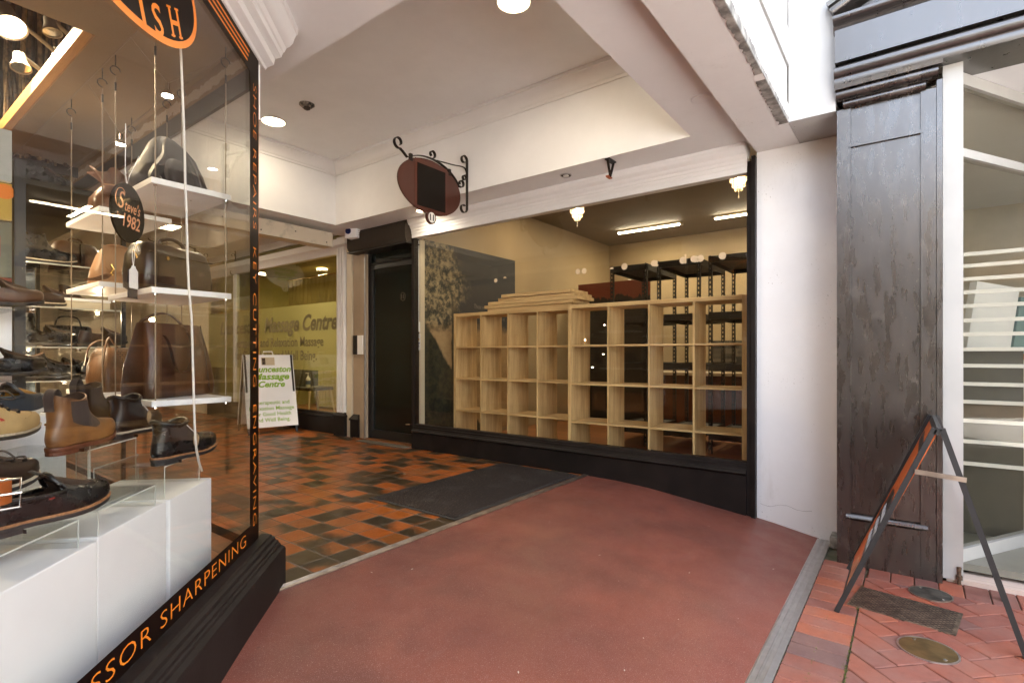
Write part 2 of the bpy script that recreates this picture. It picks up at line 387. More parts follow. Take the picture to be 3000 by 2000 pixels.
# flecks of litter on the ramp and tiles
bm = NB(); rl = random.Random(21)
for i in range(70):
    x, y = (rl.uniform(1.4, 4.2), rl.uniform(.6, 2.3)) if i < 48 else (rl.uniform(1.5, 4.2), rl.uniform(2.5, 5)); a = rl.uniform(0, 6); l = rl.uniform(.002, .005) if rl.random() < .8 else rl.uniform(.006, .011); z = ramp_z(y)+.002
    bm.faces.new([bm.verts.new((x+l*math.cos(a+q)*(1 if k_ % 2 else .35), y+l*math.sin(a+q)*(1 if k_ % 2 else .35), z+rl.uniform(0, .002))) for k_, q in enumerate((0, 1.6, 3.1, 4.7))])
M['fleck'] = mat('paper_fleck', (.62, .58, .52), .8); struct(obj('litter', bm, 'fleck', clean=False), 'stuff')
# metal floor strips
bm = NB(); prism(bm, [(0, 0), (0, .005), (.006, .008), (.013, .008), (.015, .005), (.020, .005), (.022, .008), (.030, .008), (.032, .005), (.037, .005), (.039, .008), (.047, .008), (.049, .005), (.056, .003), (.058, 0)], (1.2, 2.343, 0), (4.262, 2.343, 0), Y, Z)
for i in range(9):
    x = 1.35+i*.36; disc(bm, (x, 2.369+random.choice((-.011, .015)), .0081), X, Y, .006, thick=.0006, n=10)
t = obj('metal_floor_strip', bm, 'brassalu'); tag(t, 'worn ribbed metal strip between the terracotta tiles and the red ramp', 'floor strip')
bm = NB(); prism(bm, [(0, -.008), (0, .002), (.028, .006), (.030, .004), (.046, .004), (.047, .006), (.052, .006), (.053, .003), (.0545, .003), (.0555, .006), (.061, .006), (.062, .004), (.076, .004), (.078, .006), (.104, .003), (.104, -.006)], (.3, .438, ZP+.002), (4.285, .438, ZP+.002), Y, Z)
for i in range(16): disc(bm, (.5+i*.25, .438+.0537, ZP+.0085), X, Y, .005, thick=.0008, n=10)
t = obj('metal_floor_strip', bm, 'alu'); tag(t, 'wide silver aluminium strip at the street edge of the red ramp', 'floor strip')
# door mat
bm = NB(); rbox(bm, 2.56, 4.21, 2.412, 3.31, .001, .006, .002); 
t = thing('door_mat', 'charcoal grey ribbed door mat with rubber border on the tiles', 'mat', (3.385, 2.86, 0)); obj('rubber_border', bm, 'rubber', t)
k = NT('mat_pile'); v = k.coord(); s = k.sep(v); wv = k.math('MULTIPLY', k.math('SINE', k.math('MULTIPLY', s[0], 520.)), k.math('SINE', k.math('MULTIPLY', s[1], 430.)))
c = k.mix(k.smooth(wv, -.4, .6), (.020, .016, .014), (.075, .062, .056)); c = k.mix(k.smooth(k.noise(v, 95, 2), .62, .67), c, (.11, .095, .088)); c = k.mix(k.smooth(k.noise(v, 120, 2), .71, .74), c, (.40, .27, .14)); c = k.mix(k.smooth(k.noise(v, 4, 5), .5, .75, 0., .4), c, (.10, .09, .085))
k.set(Base_Color=c, Roughness=.95, IOR=1.08); k.bump(wv, .8, .004); M['matpile'] = k.m
bm = NB(); rbox(bm, 2.59, 4.18, 2.442, 3.28, .004, .012, .003); obj('pile', bm, 'matpile', t)
# small entrance grate before the dark door
bm = NB(); box(bm, 4.16, 4.44, 4.74, 5.66, .001, .007)
k = NT('entrance_matting'); v = k.coord(); s = k.sep(v); wv = k.math('SINE', k.math('MULTIPLY', s[0], 300.)); c = k.mix(k.smooth(wv, -.2, .5), (.05, .04, .03), (.22, .18, .13)); k.set(Base_Color=c, Roughness=.7); M['grate'] = k.m
t = obj('entrance_grate', bm, 'grate'); tag(t, 'narrow worn metal grate set in the tiles before the dark door', 'grate')
# ================================================================== shopfront on the right (plane x = 4.3)
XS = 4.3
sf = thing('shopfront', 'shopfront with a wide display window over a black stallboard', 'shopfront', (XS, 2.8, 0))
bm = NB()
prism(bm, [(-.045, -.26), (-.045, .185), (-.052, .19), (-.062, .197), (-.065, .205), (-.06, .214), (-.05, .220), (-.04, .222), (-.036, .232), (-.030, .235), (-.028, .256), (-.018, .258), (-.016, .278), (-.006, .285), (.05, .285), (.05, -.26)], (XS, .99, 0), (XS, 4.70, 0), X, Z)
obj('stallboard', bm, 'blackpaint', sf, smooth=30)
bm = NB(); box(bm, XS-.004, XS+.004, .99, 4.69, .286, 2.488); obj('glass_pane', bm, 'glass', sf)
bm = NB(); box(bm, XS-.03, XS+.06, .955, .989, -.2, 2.57); box(bm, XS-.05, XS+.06, .925, .953, -.2, 2.60); obj('end_post', bm, 'blackpaint', sf, bev=.004)
bm = NB(); box(bm, XS-.02, XS+.05, 4.691, 4.735, .0, 2.49); obj('end_post', bm, 'blackpaint', sf, bev=.004)
arch = [(.05, 2.489), (-.030, 2.489), (-.030, 2.535), (-.037, 2.537), (-.037, 2.565), (-.043, 2.57), (-.045, 2.592), (-.052, 2.597), (-.060, 2.608), (-.063, 2.625), (-.070, 2.632), (-.085, 2.64), (-.096, 2.655), (-.100, 2.672), (-.104, 2.676), (-.104, 2.699), (.05, 2.699)]
bm = NB(); prism(bm, arch, (XS, .985, 0), (XS, 4.72, 0), X, Z); obj('architrave', bm, 'trimwhite', sf, smooth=30)
# remnants of lettering on the pane
bm = NB(); zr = 1.88
def on_glass(px, r): 
    p = at_x(px, 780, XS); disc(bm, (XS-.0055, p.y, zr), -Y, Z, r); return p.y
for px, r in ((1453, .022), (1694, .026), (1712, .026), (1830, .029), (1916, .026), (2001, .026), (2033, .026), (2053, .026), (2117, .028)): on_glass(px, r)
for px, r in ((1480, .020), (1793, .018)):
    y = at_x(px, 780, XS).y; ring = [(XS-.0055, y-r*math.cos(a*PI/12), zr+.012*(1 if px < 1500 else -1)+r*math.sin(a*PI/12)) for a in range(13)]; bm.faces.new([bm.verts.new(p) for p in ring])
for s, px in (('a', 1922), ('e', 2000), ('l', 2009), ('a', 2040), ('o', 2053), ('e', 2117)): text(bm, s, (XS-.006, at_x(px, 780, XS).y, zr-.026), -Y, Z, h=.07, align='C', bold=.03)
obj('window_lettering', bm, 'tanvinyl', sf, clean=False)
# white rendered pier between shopfront and pilaster, with the upper wall above it
pw = thing('white_pier', 'white rendered pier between the display window and black pilaster', 'wall', (XS, .65, -.2))
bm = NB(); box(bm, XS, XS+.3, .375, .924, -.22, 2.632); obj('pier_face', bm, 'white_dirty', pw)
bm = NB(); box(bm, XS-.02, XS-.001, .376, .41, -.08, 2.61); obj('edge_bead', bm, 'trimwhite', pw, bev=.005)
bm = NB(); rl = random.Random(4); tube(bm, [(XS-.0008, .90-i*.018, -.015-.012*math.sin(i*.5)+rl.uniform(-.003, .003)) for i in range(20)], .0009, 4); obj('hairline_crack', bm, 'plaster_dark', pw)
bm = NB(); rbox(bm, XS-.14, XS-.001, .378, .436, ZP-.01, ZP+.075, .012); obj('footing_stone', bm, 'plaster_dark', pw)
bm = NB(); box(bm, 3.872, 4.6, .372, .638, 2.636, 4.4); box(bm, 3.96, 10, -9, .3715, 2.95, 4.4)  # second box is stretched on out of view to shade the street
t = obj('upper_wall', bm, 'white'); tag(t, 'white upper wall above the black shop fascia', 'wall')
# ================================================================== black pilaster and fascia of the neighbouring shop (plane x = 3.89)
XP = 3.89; ps = thing('black_pilaster', 'black painted timber pilaster with recessed panels beside the white pier', 'pilaster', (XP, .11, ZP))
y0, y1 = -.150, .367
bm = NB(); box(bm, XP+.012, XP+.3, y0+.1, y1-.075, .118, 2.64); obj('panel', bm, 'pilasterpaint', ps)
bm = NB(); box(bm, XP, XP+.3, y1-.074, y1, ZP-.02, 2.64); box(bm, XP, XP+.3, y0+.028, y0+.099, ZP-.02, 2.64); box(bm, XP-.006, XP+.3, y0, y0+.026, ZP-.02, 2.68); obj('stile', bm, 'pilasterpaint', ps, bev=.003)
bm = NB(); box(bm, XP-.004, XP+.1, y0+.088, y1-.058, 2.395, 2.412); obj('cross_moulding', bm, 'pilasterpaint', ps, bev=.003)
bm = NB(); box(bm, XP+.002, XP+.2, y0+.1, y1-.075, ZP-.02, .075); obj('base_board', bm, 'pilasterpaint', ps)
bm = NB(); prism(bm, [(.0, .082), (-.012, .083), (-.019, .090), (-.017, .099), (-.006, .112), (.1, .113)], (XP, y0+.065, 0), (XP, y1-.05, 0), X, Z); obj('base_moulding', bm, 'pilasterpaint', ps, smooth=50)
def roll(z0, z1, out, n=8):
    c = (z0+z1)/2; r = (z1-z0)/2
    return [(.1, z0), (-out+r, z0)]+[(-out+r-r*math.cos(a)*1., c+r*math.sin(a)) for a in [(-.5+i/n)*PI for i in range(1, n)]]+[(-out+r, z1), (.1, z1)]
bm = NB(); prism(bm, roll(2.641, 2.683, .035), (XP, y0+.075, 0), (XP, y1-.035, 0), X, Z); prism(bm, roll(2.685, 2.69, .028), (XP, y0+.05, 0), (XP, y1-.01, 0), X, Z)
prism(bm, roll(2.692, 2.742, .065), (XP, y0+.02, 0), (XP, y1-.0, 0), X, Z); prism(bm, [(.1, 2.744), (-.07, 2.744), (-.075, 2.769), (.1, 2.769)], (XP, y0, 0), (XP, y1+.004, 0), X, Z); obj('capital', bm, 'pilasterpaint', ps, smooth=40)
fa = thing('shop_fascia', 'black gloss shop fascia and pediment over the entrance on the right', 'shop fascia', (3.85, -1.5, 2.77))
YE = -4.6; yl = .376
bm = NB(); box(bm, 3.80, 3.95, YE, yl-.006, 2.902, 3.102); obj('fascia_board', bm, 'blackgloss', fa)
bm = NB(); prism(bm, [(.3, 2.771), (-.04, 2.771), (-.05, 2.80), (-.046, 2.812), (-.05, 2.818)]+roll(2.82, 2.888, .07)[1:-1]+[(-.02, 2.9), (.1, 2.9)], (XP-.02, YE, 0), (XP-.02, yl, 0), X, Z); obj('lower_moulding', bm, 'blackgloss', fa, smooth=40)
bm = NB(); prism(bm, [(.1, 3.104), (-.03, 3.104), (-.05, 3.135), (-.044, 3.148), (-.05, 3.153)]+roll(3.155, 3.20, .085)[1:-1]+[(.1, 3.205)], (XP-.02, YE, 0), (XP-.02, yl+.004, 0), X, Z); obj('upper_moulding', bm, 'blackgloss', fa, smooth=40)
bm = NB(); p0 = Vector((XP-.02, yl, 3.207)); p1 = Vector((XP-.02, yl-2.2, 3.207+1.0)); rd = (p1-p0).normalized(); up = Vector((0, rd.z, -rd.y)); prism(bm, [(.08, 0)]+roll(.002, .045, .085)[1:-1]+[(-.03, .047), (-.035, .07), (-.06, .075), (-.065, .10), (.08, .10)], p0, p1, X, up if up.z > 0 else -up); obj('pediment_moulding', bm, 'blackgloss', fa, smooth=40)
bm = NB(); vs = [(3.88, yl-.05, 3.206), (3.88, YE+.4, 3.206), (3.88, yl-2.2, 4.15)]; prism(bm, [(v[1], v[2]) for v in vs], (3.88, 0, 0), (3.95, 0, 0), Y, Z); obj('pediment_panel', bm, 'blackgloss', fa)
bm = NB(); box(bm, 3.93, 3.99, YE, -1.45, ZP-.01, 2.769); obj('side_panel', bm, 'blackgloss', fa)  # out of view, added to keep street light out of the entrance interior
bm = NB(); box(bm, -3.2, 10, .95, 14.2, 4.01, 4.4); box(bm, 4.61, 10, .3725, .9495, 3.31, 4.4); t = obj('sun_block_mass', bm, 'white'); tag(t, 'unseen white block added over the arcade to keep the sun out', 'wall')  # unseen mass over the roofs, added to keep direct sun off the arcade
# ---- splayed entrance glazing beside the pilaster
EO = Vector((3.985, -.165, 0)); ED = Vector((.863, -.505, 0)); EN = Vector((-.505, -.863, 0))
def ep(s, z, n=0.): return EO+ED*s+EN*n+Z*z
def ebar(bm, s0, s1, z0, z1, n0=-.03, n1=.025):
    prism(bm, [(s0, z0), (s1, z0), (s1, z1), (s0, z1)], EO+EN*n0, EO+EN*n1, ED, Z)
M['offwhite'] = mat('off_white_aluminium', (.40, .39, .365), .42, var=.05)
en = thing('entrance_glazing', 'off white framed splayed shop entrance glass beside the pilaster', 'shop entrance', tuple(EO))
bm = NB(); box(bm, 3.93, 4.02, -.243, -.153, ZP+.02, 2.769); obj('corner_post', bm, 'offwhite', en, bev=.006)
for nm, a in (('sill_frame', (.06, 1.7, -.165, -.045)), ('transom', (.06, 1.7, 2.272, 2.322)), ('head_frame', (.06, 1.7, 2.70, 2.768))):
    bm = NB(); ebar(bm, *a); obj(nm, bm, 'offwhite', en, bev=.004)
bm = NB(); ebar(bm, 1.62, 1.7, -.044, 2.27); obj('frame_post', bm, 'offwhite', en)
bm = NB(); ebar(bm, .06, 1.62, -.044, 2.271, -.004, .004); obj('glass_pane', bm, 'glassgrey', en)
bm = NB(); ebar(bm, .06, 1.62, 2.323, 2.699, -.004, .004); obj('glass_pane', bm, 'glassgrey', en)
# pale tiled doorstep
k = NT('pale_step_tiles'); v = k.coord(); s = k.sep(v); a = k.math('FRACT', k.math('DIVIDE', s[0], .2)); b_ = k.math('FRACT', k.math('DIVIDE', s[1], .2)); e = k.math('MINIMUM', k.math('MINIMUM', a, k.math('SUBTRACT', 1., a)), k.math('MINIMUM', b_, k.math('SUBTRACT', 1., b_)))
k.set(Base_Color=k.mix(k.smooth(e, .005, .02), (.36, .27, .22), k.mix(k.noise(v, 6, 5), (.50, .38, .31), (.60, .49, .42))), Roughness=.5); M['paletile'] = k.m
bm = NB(); prism(bm, [(3.955, -.17), (6.5, -1.7), (6.5, -4.6), (3.955, -4.6)], (0, 0, ZP-.01), (0, 0, ZP+.022), X, Y); struct(obj('doorstep_floor', bm, 'paletile'))
# interior behind the entrance glass
M['darkgrey'] = mat('grey_display_fabric', (.085, .075, .055), .8, var=.1); M['beigewall'] = mat('warm_white_interior', (.66, .60, .46), .7, var=.05)
sc_ = thing('slatted_screen', 'screen of white slats over dark mesh behind the entrance glass', 'screen', (4.76, -.1, -.12)); bm = NB(); box(bm, 4.775, 4.79, -.595, .33, -.118, 1.13); obj('mesh_panel', bm, 'darkgrey', sc_)
for z in (1.79, 1.71, 1.62, 1.53, 1.436, 1.338, 1.242, 1.14, 1.028, .904, .782, .652, .511, .36): bm = NB(); box(bm, 4.752, 4.768, -.60, .33, z-.0125, z+.0125); obj('slat', bm, 'whitevinyl', sc_)
sh = thing('neighbour_interior', 'beige walled interior behind the splayed entrance glass', 'room', (5, 0, 0))
bm = NB(); box(bm, 4.06, 8.2, .345, .37, -.2, 3.3); box(bm, 8.0, 8.2, -4, .34, -.2, 3.3); obj('back_wall', bm, 'beigewall', sh)
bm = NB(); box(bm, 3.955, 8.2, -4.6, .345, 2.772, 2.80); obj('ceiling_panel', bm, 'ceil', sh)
bm = NB(); box(bm, 4.07, 8.0, -4.5, .34, -.16, -.12); obj('floor_panel', bm, mat('interior_grey_floor', (.20, .19, .15), .35, var=.1), sh)
bm = NB(); prism(bm, [(4.08, 2.15), (5.9, 2.62), (5.9, 2.75), (4.08, 2.27)], (0, .25, 0), (0, .34, 0), X, Z); obj('sloping_bulkhead', bm, 'offwhite', sh)
bb = thing('display_board', 'sloping board with orange and teal panels behind the entrance glass', 'display board', (5.1, -.45, 1.0))
mt = Matrix.Translation((5.15, -.42, 1.0)) @ Matrix.Rotation(-.9, 4, 'Z') @ Matrix.Rotation(.16, 4, 'Y')
bm = NB(); box(bm, -.16, .16, -.03, .03, 0, .62, mt); obj('white_panel', bm, 'whitebox', bb)
bm = NB(); box(bm, .18, .30, -.03, .03, .16, .56, mt); obj('teal_panel', bm, mat('teal_card', (.20, .33, .33), .6), bb)
bm = NB(); box(bm, .31, .62, -.03, .03, .12, .60, mt); obj('orange_panel', bm, mat('orange_card', (.72, .24, .06), .6), bb)
# drain bolt, covers
t = thing('floor_bolt', 'rusty steel bolt standing at the foot of the entrance post', 'bolt', (3.95, -.215, ZP)); bm = NB(); lathe(bm, [(.009, 0), (.009, .085), (.011, .086), (.011, .098), (.008, .10)], Matrix.Translation((3.925, -.225, ZP+.0)), 12); lathe(bm, [(.017, .0), (.017, .022), (.009, .026)], Matrix.Translation((3.925, -.225, ZP+.03)), 6); obj('shaft', bm, mat('rusty_steel', (.17, .11, .07), .7, .6, var=.3, vs=60), t)
ca = [at_z(px, py, ZP) for px, py in ((2508, 1713), (2496, 1774), (2821, 1865), (2803, 1795))]
cc = (ca[0]+ca[1]+ca[2]+ca[3])/4; ax = ((ca[2]-ca[1])+(ca[3]-ca[0])); ang = math.atan2(ax.y, ax.x); ln = ax.length/2; wd = ((ca[1]-ca[0]).length+(ca[2]-ca[3]).length)/2
mt = Matrix.Translation((cc.x, cc.y, ZP)) @ Matrix.Rotation(ang, 4, 'Z')
t = thing('chequer_plate_cover', 'rectangular chequer plate drain cover set in the brick paving', 'drain cover', (cc.x, cc.y, ZP), ang)
M['rustplate'] = mat('worn_cast_plate', (.25, .20, .145), .55, .75, var=.3, vs=18, bump=.2, bs=90); M['rustdark'] = mat('worn_plate_frame', (.11, .085, .065), .6, .6, var=.3, vs=30)
bm = NB(); rbox(bm, -ln/2, ln/2, -wd/2, wd/2, -.01, .0042, .002, mt); obj('plate', bm, 'rustplate', t)
bm = NB(); q = .013
for i in range(int(ln/q)-1):
    for j in range(int(wd/q)):
        x = -ln/2+.014+i*q; y = -wd/2+.011+j*q
        if y > wd/2-.006 or x > ln/2-.01: continue
        a = PI/4 if (i+j) % 2 else -PI/4
        box(bm, -.0085, .0085, -.0017, .0017, .0038, .0056, mt @ Matrix.Translation((x, y, 0)) @ Matrix.Rotation(a, 4, 'Z'))
obj('tread_bars', bm, 'rustdark', t)
for (px, py), r, mm, lab in (((2725.6, 1740), .098, mat('steel_cover', (.16, .155, .13), .5, .8, var=.3, vs=14), 'round dull steel cover beside the chequer plate'), ((2718, 1903.6), .112, mat('brass_cover', (.28, .20, .085), .42, .85, var=.2, vs=12), 'round brass cover with a pale rim in the paving')):
    p = at_z(px, py, ZP); t = thing('round_cover', lab, 'drain cover', (p.x, p.y, ZP), 0, 'round covers in the brick paving'); bm = NB(); lathe(bm, [(r*.93, 0), (r*.93, .0045), (r*.9, .005)], Matrix.Translation((p.x, p.y, ZP)), 40); lid_ = obj('lid', bm, mm, t)
    bm = NB(); lathe(bm, [(r*.94, 0), (r*.94, .0055), (r, .0055), (r, 0)], Matrix.Translation((p.x, p.y, ZP)), 40, cap=False); obj('rim', bm, 'brassalu' if r < .1 else 'alu', t)
    for a in (.6, 3.9):
        bm = NB(); lathe(bm, [(.008, .0045), (.008, .0062)], Matrix.Translation((p.x+r*.75*math.cos(a), p.y+r*.75*math.sin(a), ZP)), 12); obj('screw', bm, 'chrome', lid_)
# ================================================================== arcade ceiling
ZS = 2.70; ZC = 3.45; RX0, RX1, RY0, RY1 = 1.6, 3.862, 1.28, 5.64
bm = NB()
def slab(x0, x1, y0, y1, z0, z1): box(bm, x0, x1, y0, y1, z0, z1)
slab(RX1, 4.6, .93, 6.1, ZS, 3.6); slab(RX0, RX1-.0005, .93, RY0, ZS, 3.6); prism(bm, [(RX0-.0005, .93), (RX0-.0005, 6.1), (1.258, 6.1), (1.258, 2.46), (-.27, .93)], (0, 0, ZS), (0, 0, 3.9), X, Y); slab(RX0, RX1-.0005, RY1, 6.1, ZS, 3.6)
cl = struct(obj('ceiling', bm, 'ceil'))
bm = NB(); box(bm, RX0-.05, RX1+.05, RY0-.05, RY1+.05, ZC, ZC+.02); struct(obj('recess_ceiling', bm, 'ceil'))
bm = NB(); prof = [(0, 0), (0, -.15), (.012, -.15), (.016, -.125), (.022, -.122), (.03, -.10), (.055, -.055), (.085, -.035), (.09, -.03), (.105, -.028), (.105, 0)]
prism(bm, [(-u, v) for u, v in prof], (RX1-.001, RY0, ZC-.001), (RX1-.001, RY1-.001, ZC-.001), X, Z); prism(bm, [(-u, v) for u, v in prof], (RX0, RY1-.0015, ZC-.0015), (RX1-.002, RY1-.0015, ZC-.0015), Y, Z)
prism(bm, prof, (RX0+.001, RY0, ZC-.001), (RX0+.001, RY1-.001, ZC-.001), X, Z); struct(obj('ceiling_cornice', bm, 'trimwhite', smooth=30))
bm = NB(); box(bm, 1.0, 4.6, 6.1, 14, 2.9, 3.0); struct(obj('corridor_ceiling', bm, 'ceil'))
# outer beam with broken plaster and weatherboards
ob = thing('street_beam', 'white plastered beam over the arcade mouth with broken edges', 'beam', (1, .78, 2.633))
bm = NB(); box(bm, -3, 4.6, .64, .925, 2.633, 2.76); obj('soffit', bm, 'white_dirty', ob)
bm = NB()
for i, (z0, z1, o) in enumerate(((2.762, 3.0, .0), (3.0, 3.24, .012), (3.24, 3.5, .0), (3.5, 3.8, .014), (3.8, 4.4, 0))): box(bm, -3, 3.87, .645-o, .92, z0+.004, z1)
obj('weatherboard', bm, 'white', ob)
bm = NB(); box(bm, -3, 3.868, .66, .7, 2.76, 4.4); obj('joint_backing', bm, 'plaster_dark', ob)
random.seed(3); bm = NB()
def jag(x0, x1, ya, yb, z):
    n = 40; pts = [(x0+(x1-x0)*i/n, ya+random.uniform(-.008, .008)) for i in range(n+1)]; pts2 = [(x1-(x1-x0)*i/n, yb) for i in range(n+1)]
    prism(bm, pts+pts2, (0, 0, z), (0, 0, z+.004), X, Y)
jag(3.18, 3.862, .692, .6385, 2.6298); jag(2.2, 3.10, .672, .6385, 2.6298)
pts = [(2.1+(3.866-2.1)*i/60, 2.633) for i in range(61)]+[(3.866-(3.866-2.1)*i/60, 2.665+random.uniform(-.006, .006)+(.02 if i > 30 else 0)) for i in range(61)]
prism(bm, pts, (0, .6365, 0), (0, .6395, 0), X, Z)
obj('broken_plaster', bm, 'plaster_dark', ob)
# buildings across the street, seen only in reflections
M['facade'] = mat('pale_render_facade', (.68, .665, .64), .8, var=.1, vs=.6); M['facadebrown'] = mat('brown_brick_facade', (.17, .12, .085), .8, var=.2, vs=3); M['facadedark'] = mat('dark_shopfront_glass', (.05, .055, .06), .15)
for nm, lab, (x0, x1, y0_, y1_, h) in (('street_building', 'plain rendered building across the street, seen only in reflections', (-3, 8.5, -11, -9, 5.2)), ('street_building', 'brown brick building across the street, seen only in reflections', (8.6, 26, -11, -9, 5.4)), ('street_building', 'plain rendered building at the side of the street, seen only in reflections', (-14, -12, -8.9, 14, 4.2))):
    t = thing(nm, lab, 'building', ((x0+x1)/2, (y0_+y1_)/2, ZP)); bm = NB(); box(bm, x0, x1, y0_, y1_, ZP-.01, h); obj('wall', bm, 'facadebrown' if 'brown' in lab else 'facade', t)
    for i in range(6):
        bm = NB()
        q = (x1-x0)/6
        if x1-x0 > 5: box(bm, x0+q*(i+.15), x0+q*(i+.85), y1_, y1_+.04, .1, 2.6)
        else: box(bm, x1, x1+.04, y0_+1.2+i*3.7, y0_+3.9+i*3.7, .1, 2.6)
        obj('window', bm, 'facadedark', t)
M['street'] = mat('pale_bounce_ground', (.60, .585, .57), .8, var=.15, vs=2); bm = NB(); bm.faces.new([bm.verts.new(p) for p in ((-40, -40, ZP-.006), (40, -40, ZP-.006), (40, -2.3, ZP-.006), (-40, -2.3, ZP-.006))]); struct(obj('street', bm, 'street'))  # unseen pale ground, added to bounce daylight up into the arcade
# ceiling fittings
def downlight(p, r, label, lit=True, group='round downlights in the arcade ceiling'):
    t = thing('downlight', label, 'downlight', tuple(p), 0, group); m = Matrix.Translation(p)
    bm = NB(); lathe(bm, [(r*1.2, 0), (r*1.2, -.004), (r*1.08, -.009), (r, -.006), (r, 0)], m, 36, cap=False); obj('trim_ring', bm, 'trimwhite' if lit else 'alu', t, smooth=30)
    bm = NB(); disc(bm, Vector(p)-Z*.004, X, -Y, r*1.0, n=36); obj('diffuser' if lit else 'reflector', bm, 'warm' if lit else 'darkgrey', t)
    if not lit:
        bm = NB(); lathe(bm, [(r*.55, -.002), (r*.55, -.012), (r*.4, -.014)], m, 24); obj('bulb', bm, 'whitevinyl', t)
WARM = (1, .87, .68)
for px, py, lab in ((801, 356, 'round lit downlight in the recessed ceiling, the far one by the sensor'), (1505, 6, 'round lit downlight in the recessed ceiling at the top of the photo')):
    p = at_z(px, py, ZC); downlight(p, .105, lab); l = lamp('AREA', p-Z*.02, .5 if px < 1000 else 1.15, WARM, .2, p-Z)
for px, py, lab, lit in ((1658, 513, 'small unlit downlight in the soffit over the display window', False), (1232, 617, 'small lit downlight in the soffit behind the oval sign', True)):
    p = at_z(px, py, ZS-.001); downlight(p, .045, lab, lit)
    if lit: lamp('AREA', p-Z*.02, .45, WARM, .09, p-Z)
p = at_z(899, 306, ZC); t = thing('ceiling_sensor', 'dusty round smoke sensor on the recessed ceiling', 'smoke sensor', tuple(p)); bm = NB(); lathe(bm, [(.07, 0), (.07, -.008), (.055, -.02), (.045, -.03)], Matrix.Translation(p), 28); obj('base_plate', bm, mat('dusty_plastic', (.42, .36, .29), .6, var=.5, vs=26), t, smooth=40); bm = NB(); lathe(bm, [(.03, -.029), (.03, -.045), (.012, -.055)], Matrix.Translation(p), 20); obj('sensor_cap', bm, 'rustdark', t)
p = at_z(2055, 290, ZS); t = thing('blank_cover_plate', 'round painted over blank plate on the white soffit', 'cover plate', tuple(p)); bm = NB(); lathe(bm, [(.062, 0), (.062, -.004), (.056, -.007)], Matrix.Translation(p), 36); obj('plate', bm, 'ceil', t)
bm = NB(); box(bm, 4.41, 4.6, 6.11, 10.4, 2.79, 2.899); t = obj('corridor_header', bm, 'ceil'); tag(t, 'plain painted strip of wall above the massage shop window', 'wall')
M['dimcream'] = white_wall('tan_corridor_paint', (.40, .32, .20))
# far side of the arcade: corridor walls
bm = NB(); box(bm, 1.0, 4.6, 13.9, 14, 0, 2.9); t = obj('corridor_end_wall', bm, 'cream'); tag(t, 'cream wall closing the far end of the arcade corridor', 'wall')
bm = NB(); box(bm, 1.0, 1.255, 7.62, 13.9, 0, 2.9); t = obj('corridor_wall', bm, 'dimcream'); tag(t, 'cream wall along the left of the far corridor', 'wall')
bm = NB(); box(bm, 4.44, 4.6, 10.4, 13.9, 0, 2.9); t = obj('corridor_wall', bm, 'cream'); tag(t, 'cream wall along the right of the far corridor beyond the massage shop', 'wall')
for y, l in ((8.2, 'square lit ceiling panel in the near corridor'), (11.2, 'square lit ceiling panel in the far corridor')):
    t = thing('ceiling_light', l, 'ceiling light', (2.9, y, 2.9), 0, 'ceiling lights of the corridor'); bm = NB(); box(bm, 2.72, 3.08, y-.18, y+.18, 2.875, 2.899); obj('frame', bm, 'trimwhite', t); bm = NB(); box(bm, 2.75, 3.05, y-.15, y+.15, 2.870, 2.8745); obj('diffuser', bm, 'warm', t); lamp('AREA', (2.9, y, 2.86), 1.8, WARM, .3, (2.9, y, 0))
# ================================================================== dark door number 11 and its surround (plane x = 4.4)
XD = 4.40
dr = thing('shop_door', 'dark glazed shop door with a small number 11 disc', 'door', (XD, 5.2, 0))
bm = NB(); box(bm, XD, XD+.04, 4.79, 5.66, .02, .13); box(bm, XD, XD+.04, 4.79, 4.86, .131, 2.22); box(bm, XD, XD+.04, 5.60, 5.66, .131, 2.22); box(bm, XD, XD+.04, 4.79, 5.66, 2.221, 2.28); obj('door_frame', bm, 'black', dr, bev=.003)
bm = NB(); box(bm, XD+.015, XD+.022, 4.86, 5.60, .131, 2.22); dg_ = obj('glass_pane', bm, mat('dark_green_glass', (.006, .011, .010), .12, var=.3, vs=2.5), dr)
bm = NB(); box(bm, XD+.02, XD+.026, 4.79, 5.66, 2.30, 2.43); obj('transom_pane', bm, mat('dark_transom', (.010, .016, .014), .15), dr)
bm = NB(); box(bm, XD-.01, XD+.05, 4.735, 4.785, 0, 2.44); box(bm, XD-.01, XD+.05, 5.665, 5.69, 0, 2.44); box(bm, XD-.02, XD+.05, 4.79, 5.66, 2.281, 2.299); obj('door_jamb', bm, 'blackpaint', dr)
bm = NB(); c = Vector((XD+.0135, 5.04, 1.83)); n_ = 28
ri = [(.055, .050)]
for a in range(n_):
    q = [c-Y*math.cos(t)*r+Z*math.sin(t)*r for t, r in ((2*PI*a/n_, .052), (2*PI*(a+1)/n_, .052), (2*PI*(a+1)/n_, .047), (2*PI*a/n_, .047))]; bm.faces.new([bm.verts.new(p) for p in q])
text(bm, '11', c-Z*.027, -Y, Z, h=.055, align='C', bold=.03); obj('number_disc', bm, mat('dim_gold', (.10, .075, .045), .5), dg_, clean=False)
bm = NB(); tube(bm, [(XD-.01, 4.83, .26), (XD-.06, 4.83, .26), (XD-.06, 4.90, .255)], .008, 8); obj('floor_latch', bm, 'chrome', dr)
bm = NB(); box(bm, XD-.1, 6.0, 4.72, 5.9, -.01, .012); struct(obj('doorway_floor', bm, mat('orange_lino', (.25, .085, .02), .4, var=.2)))
mb = thing('roller_shutter_box', 'dark woven mesh roller shutter box above the dark door', 'shutter box', (4.3, 5.3, 2.43))
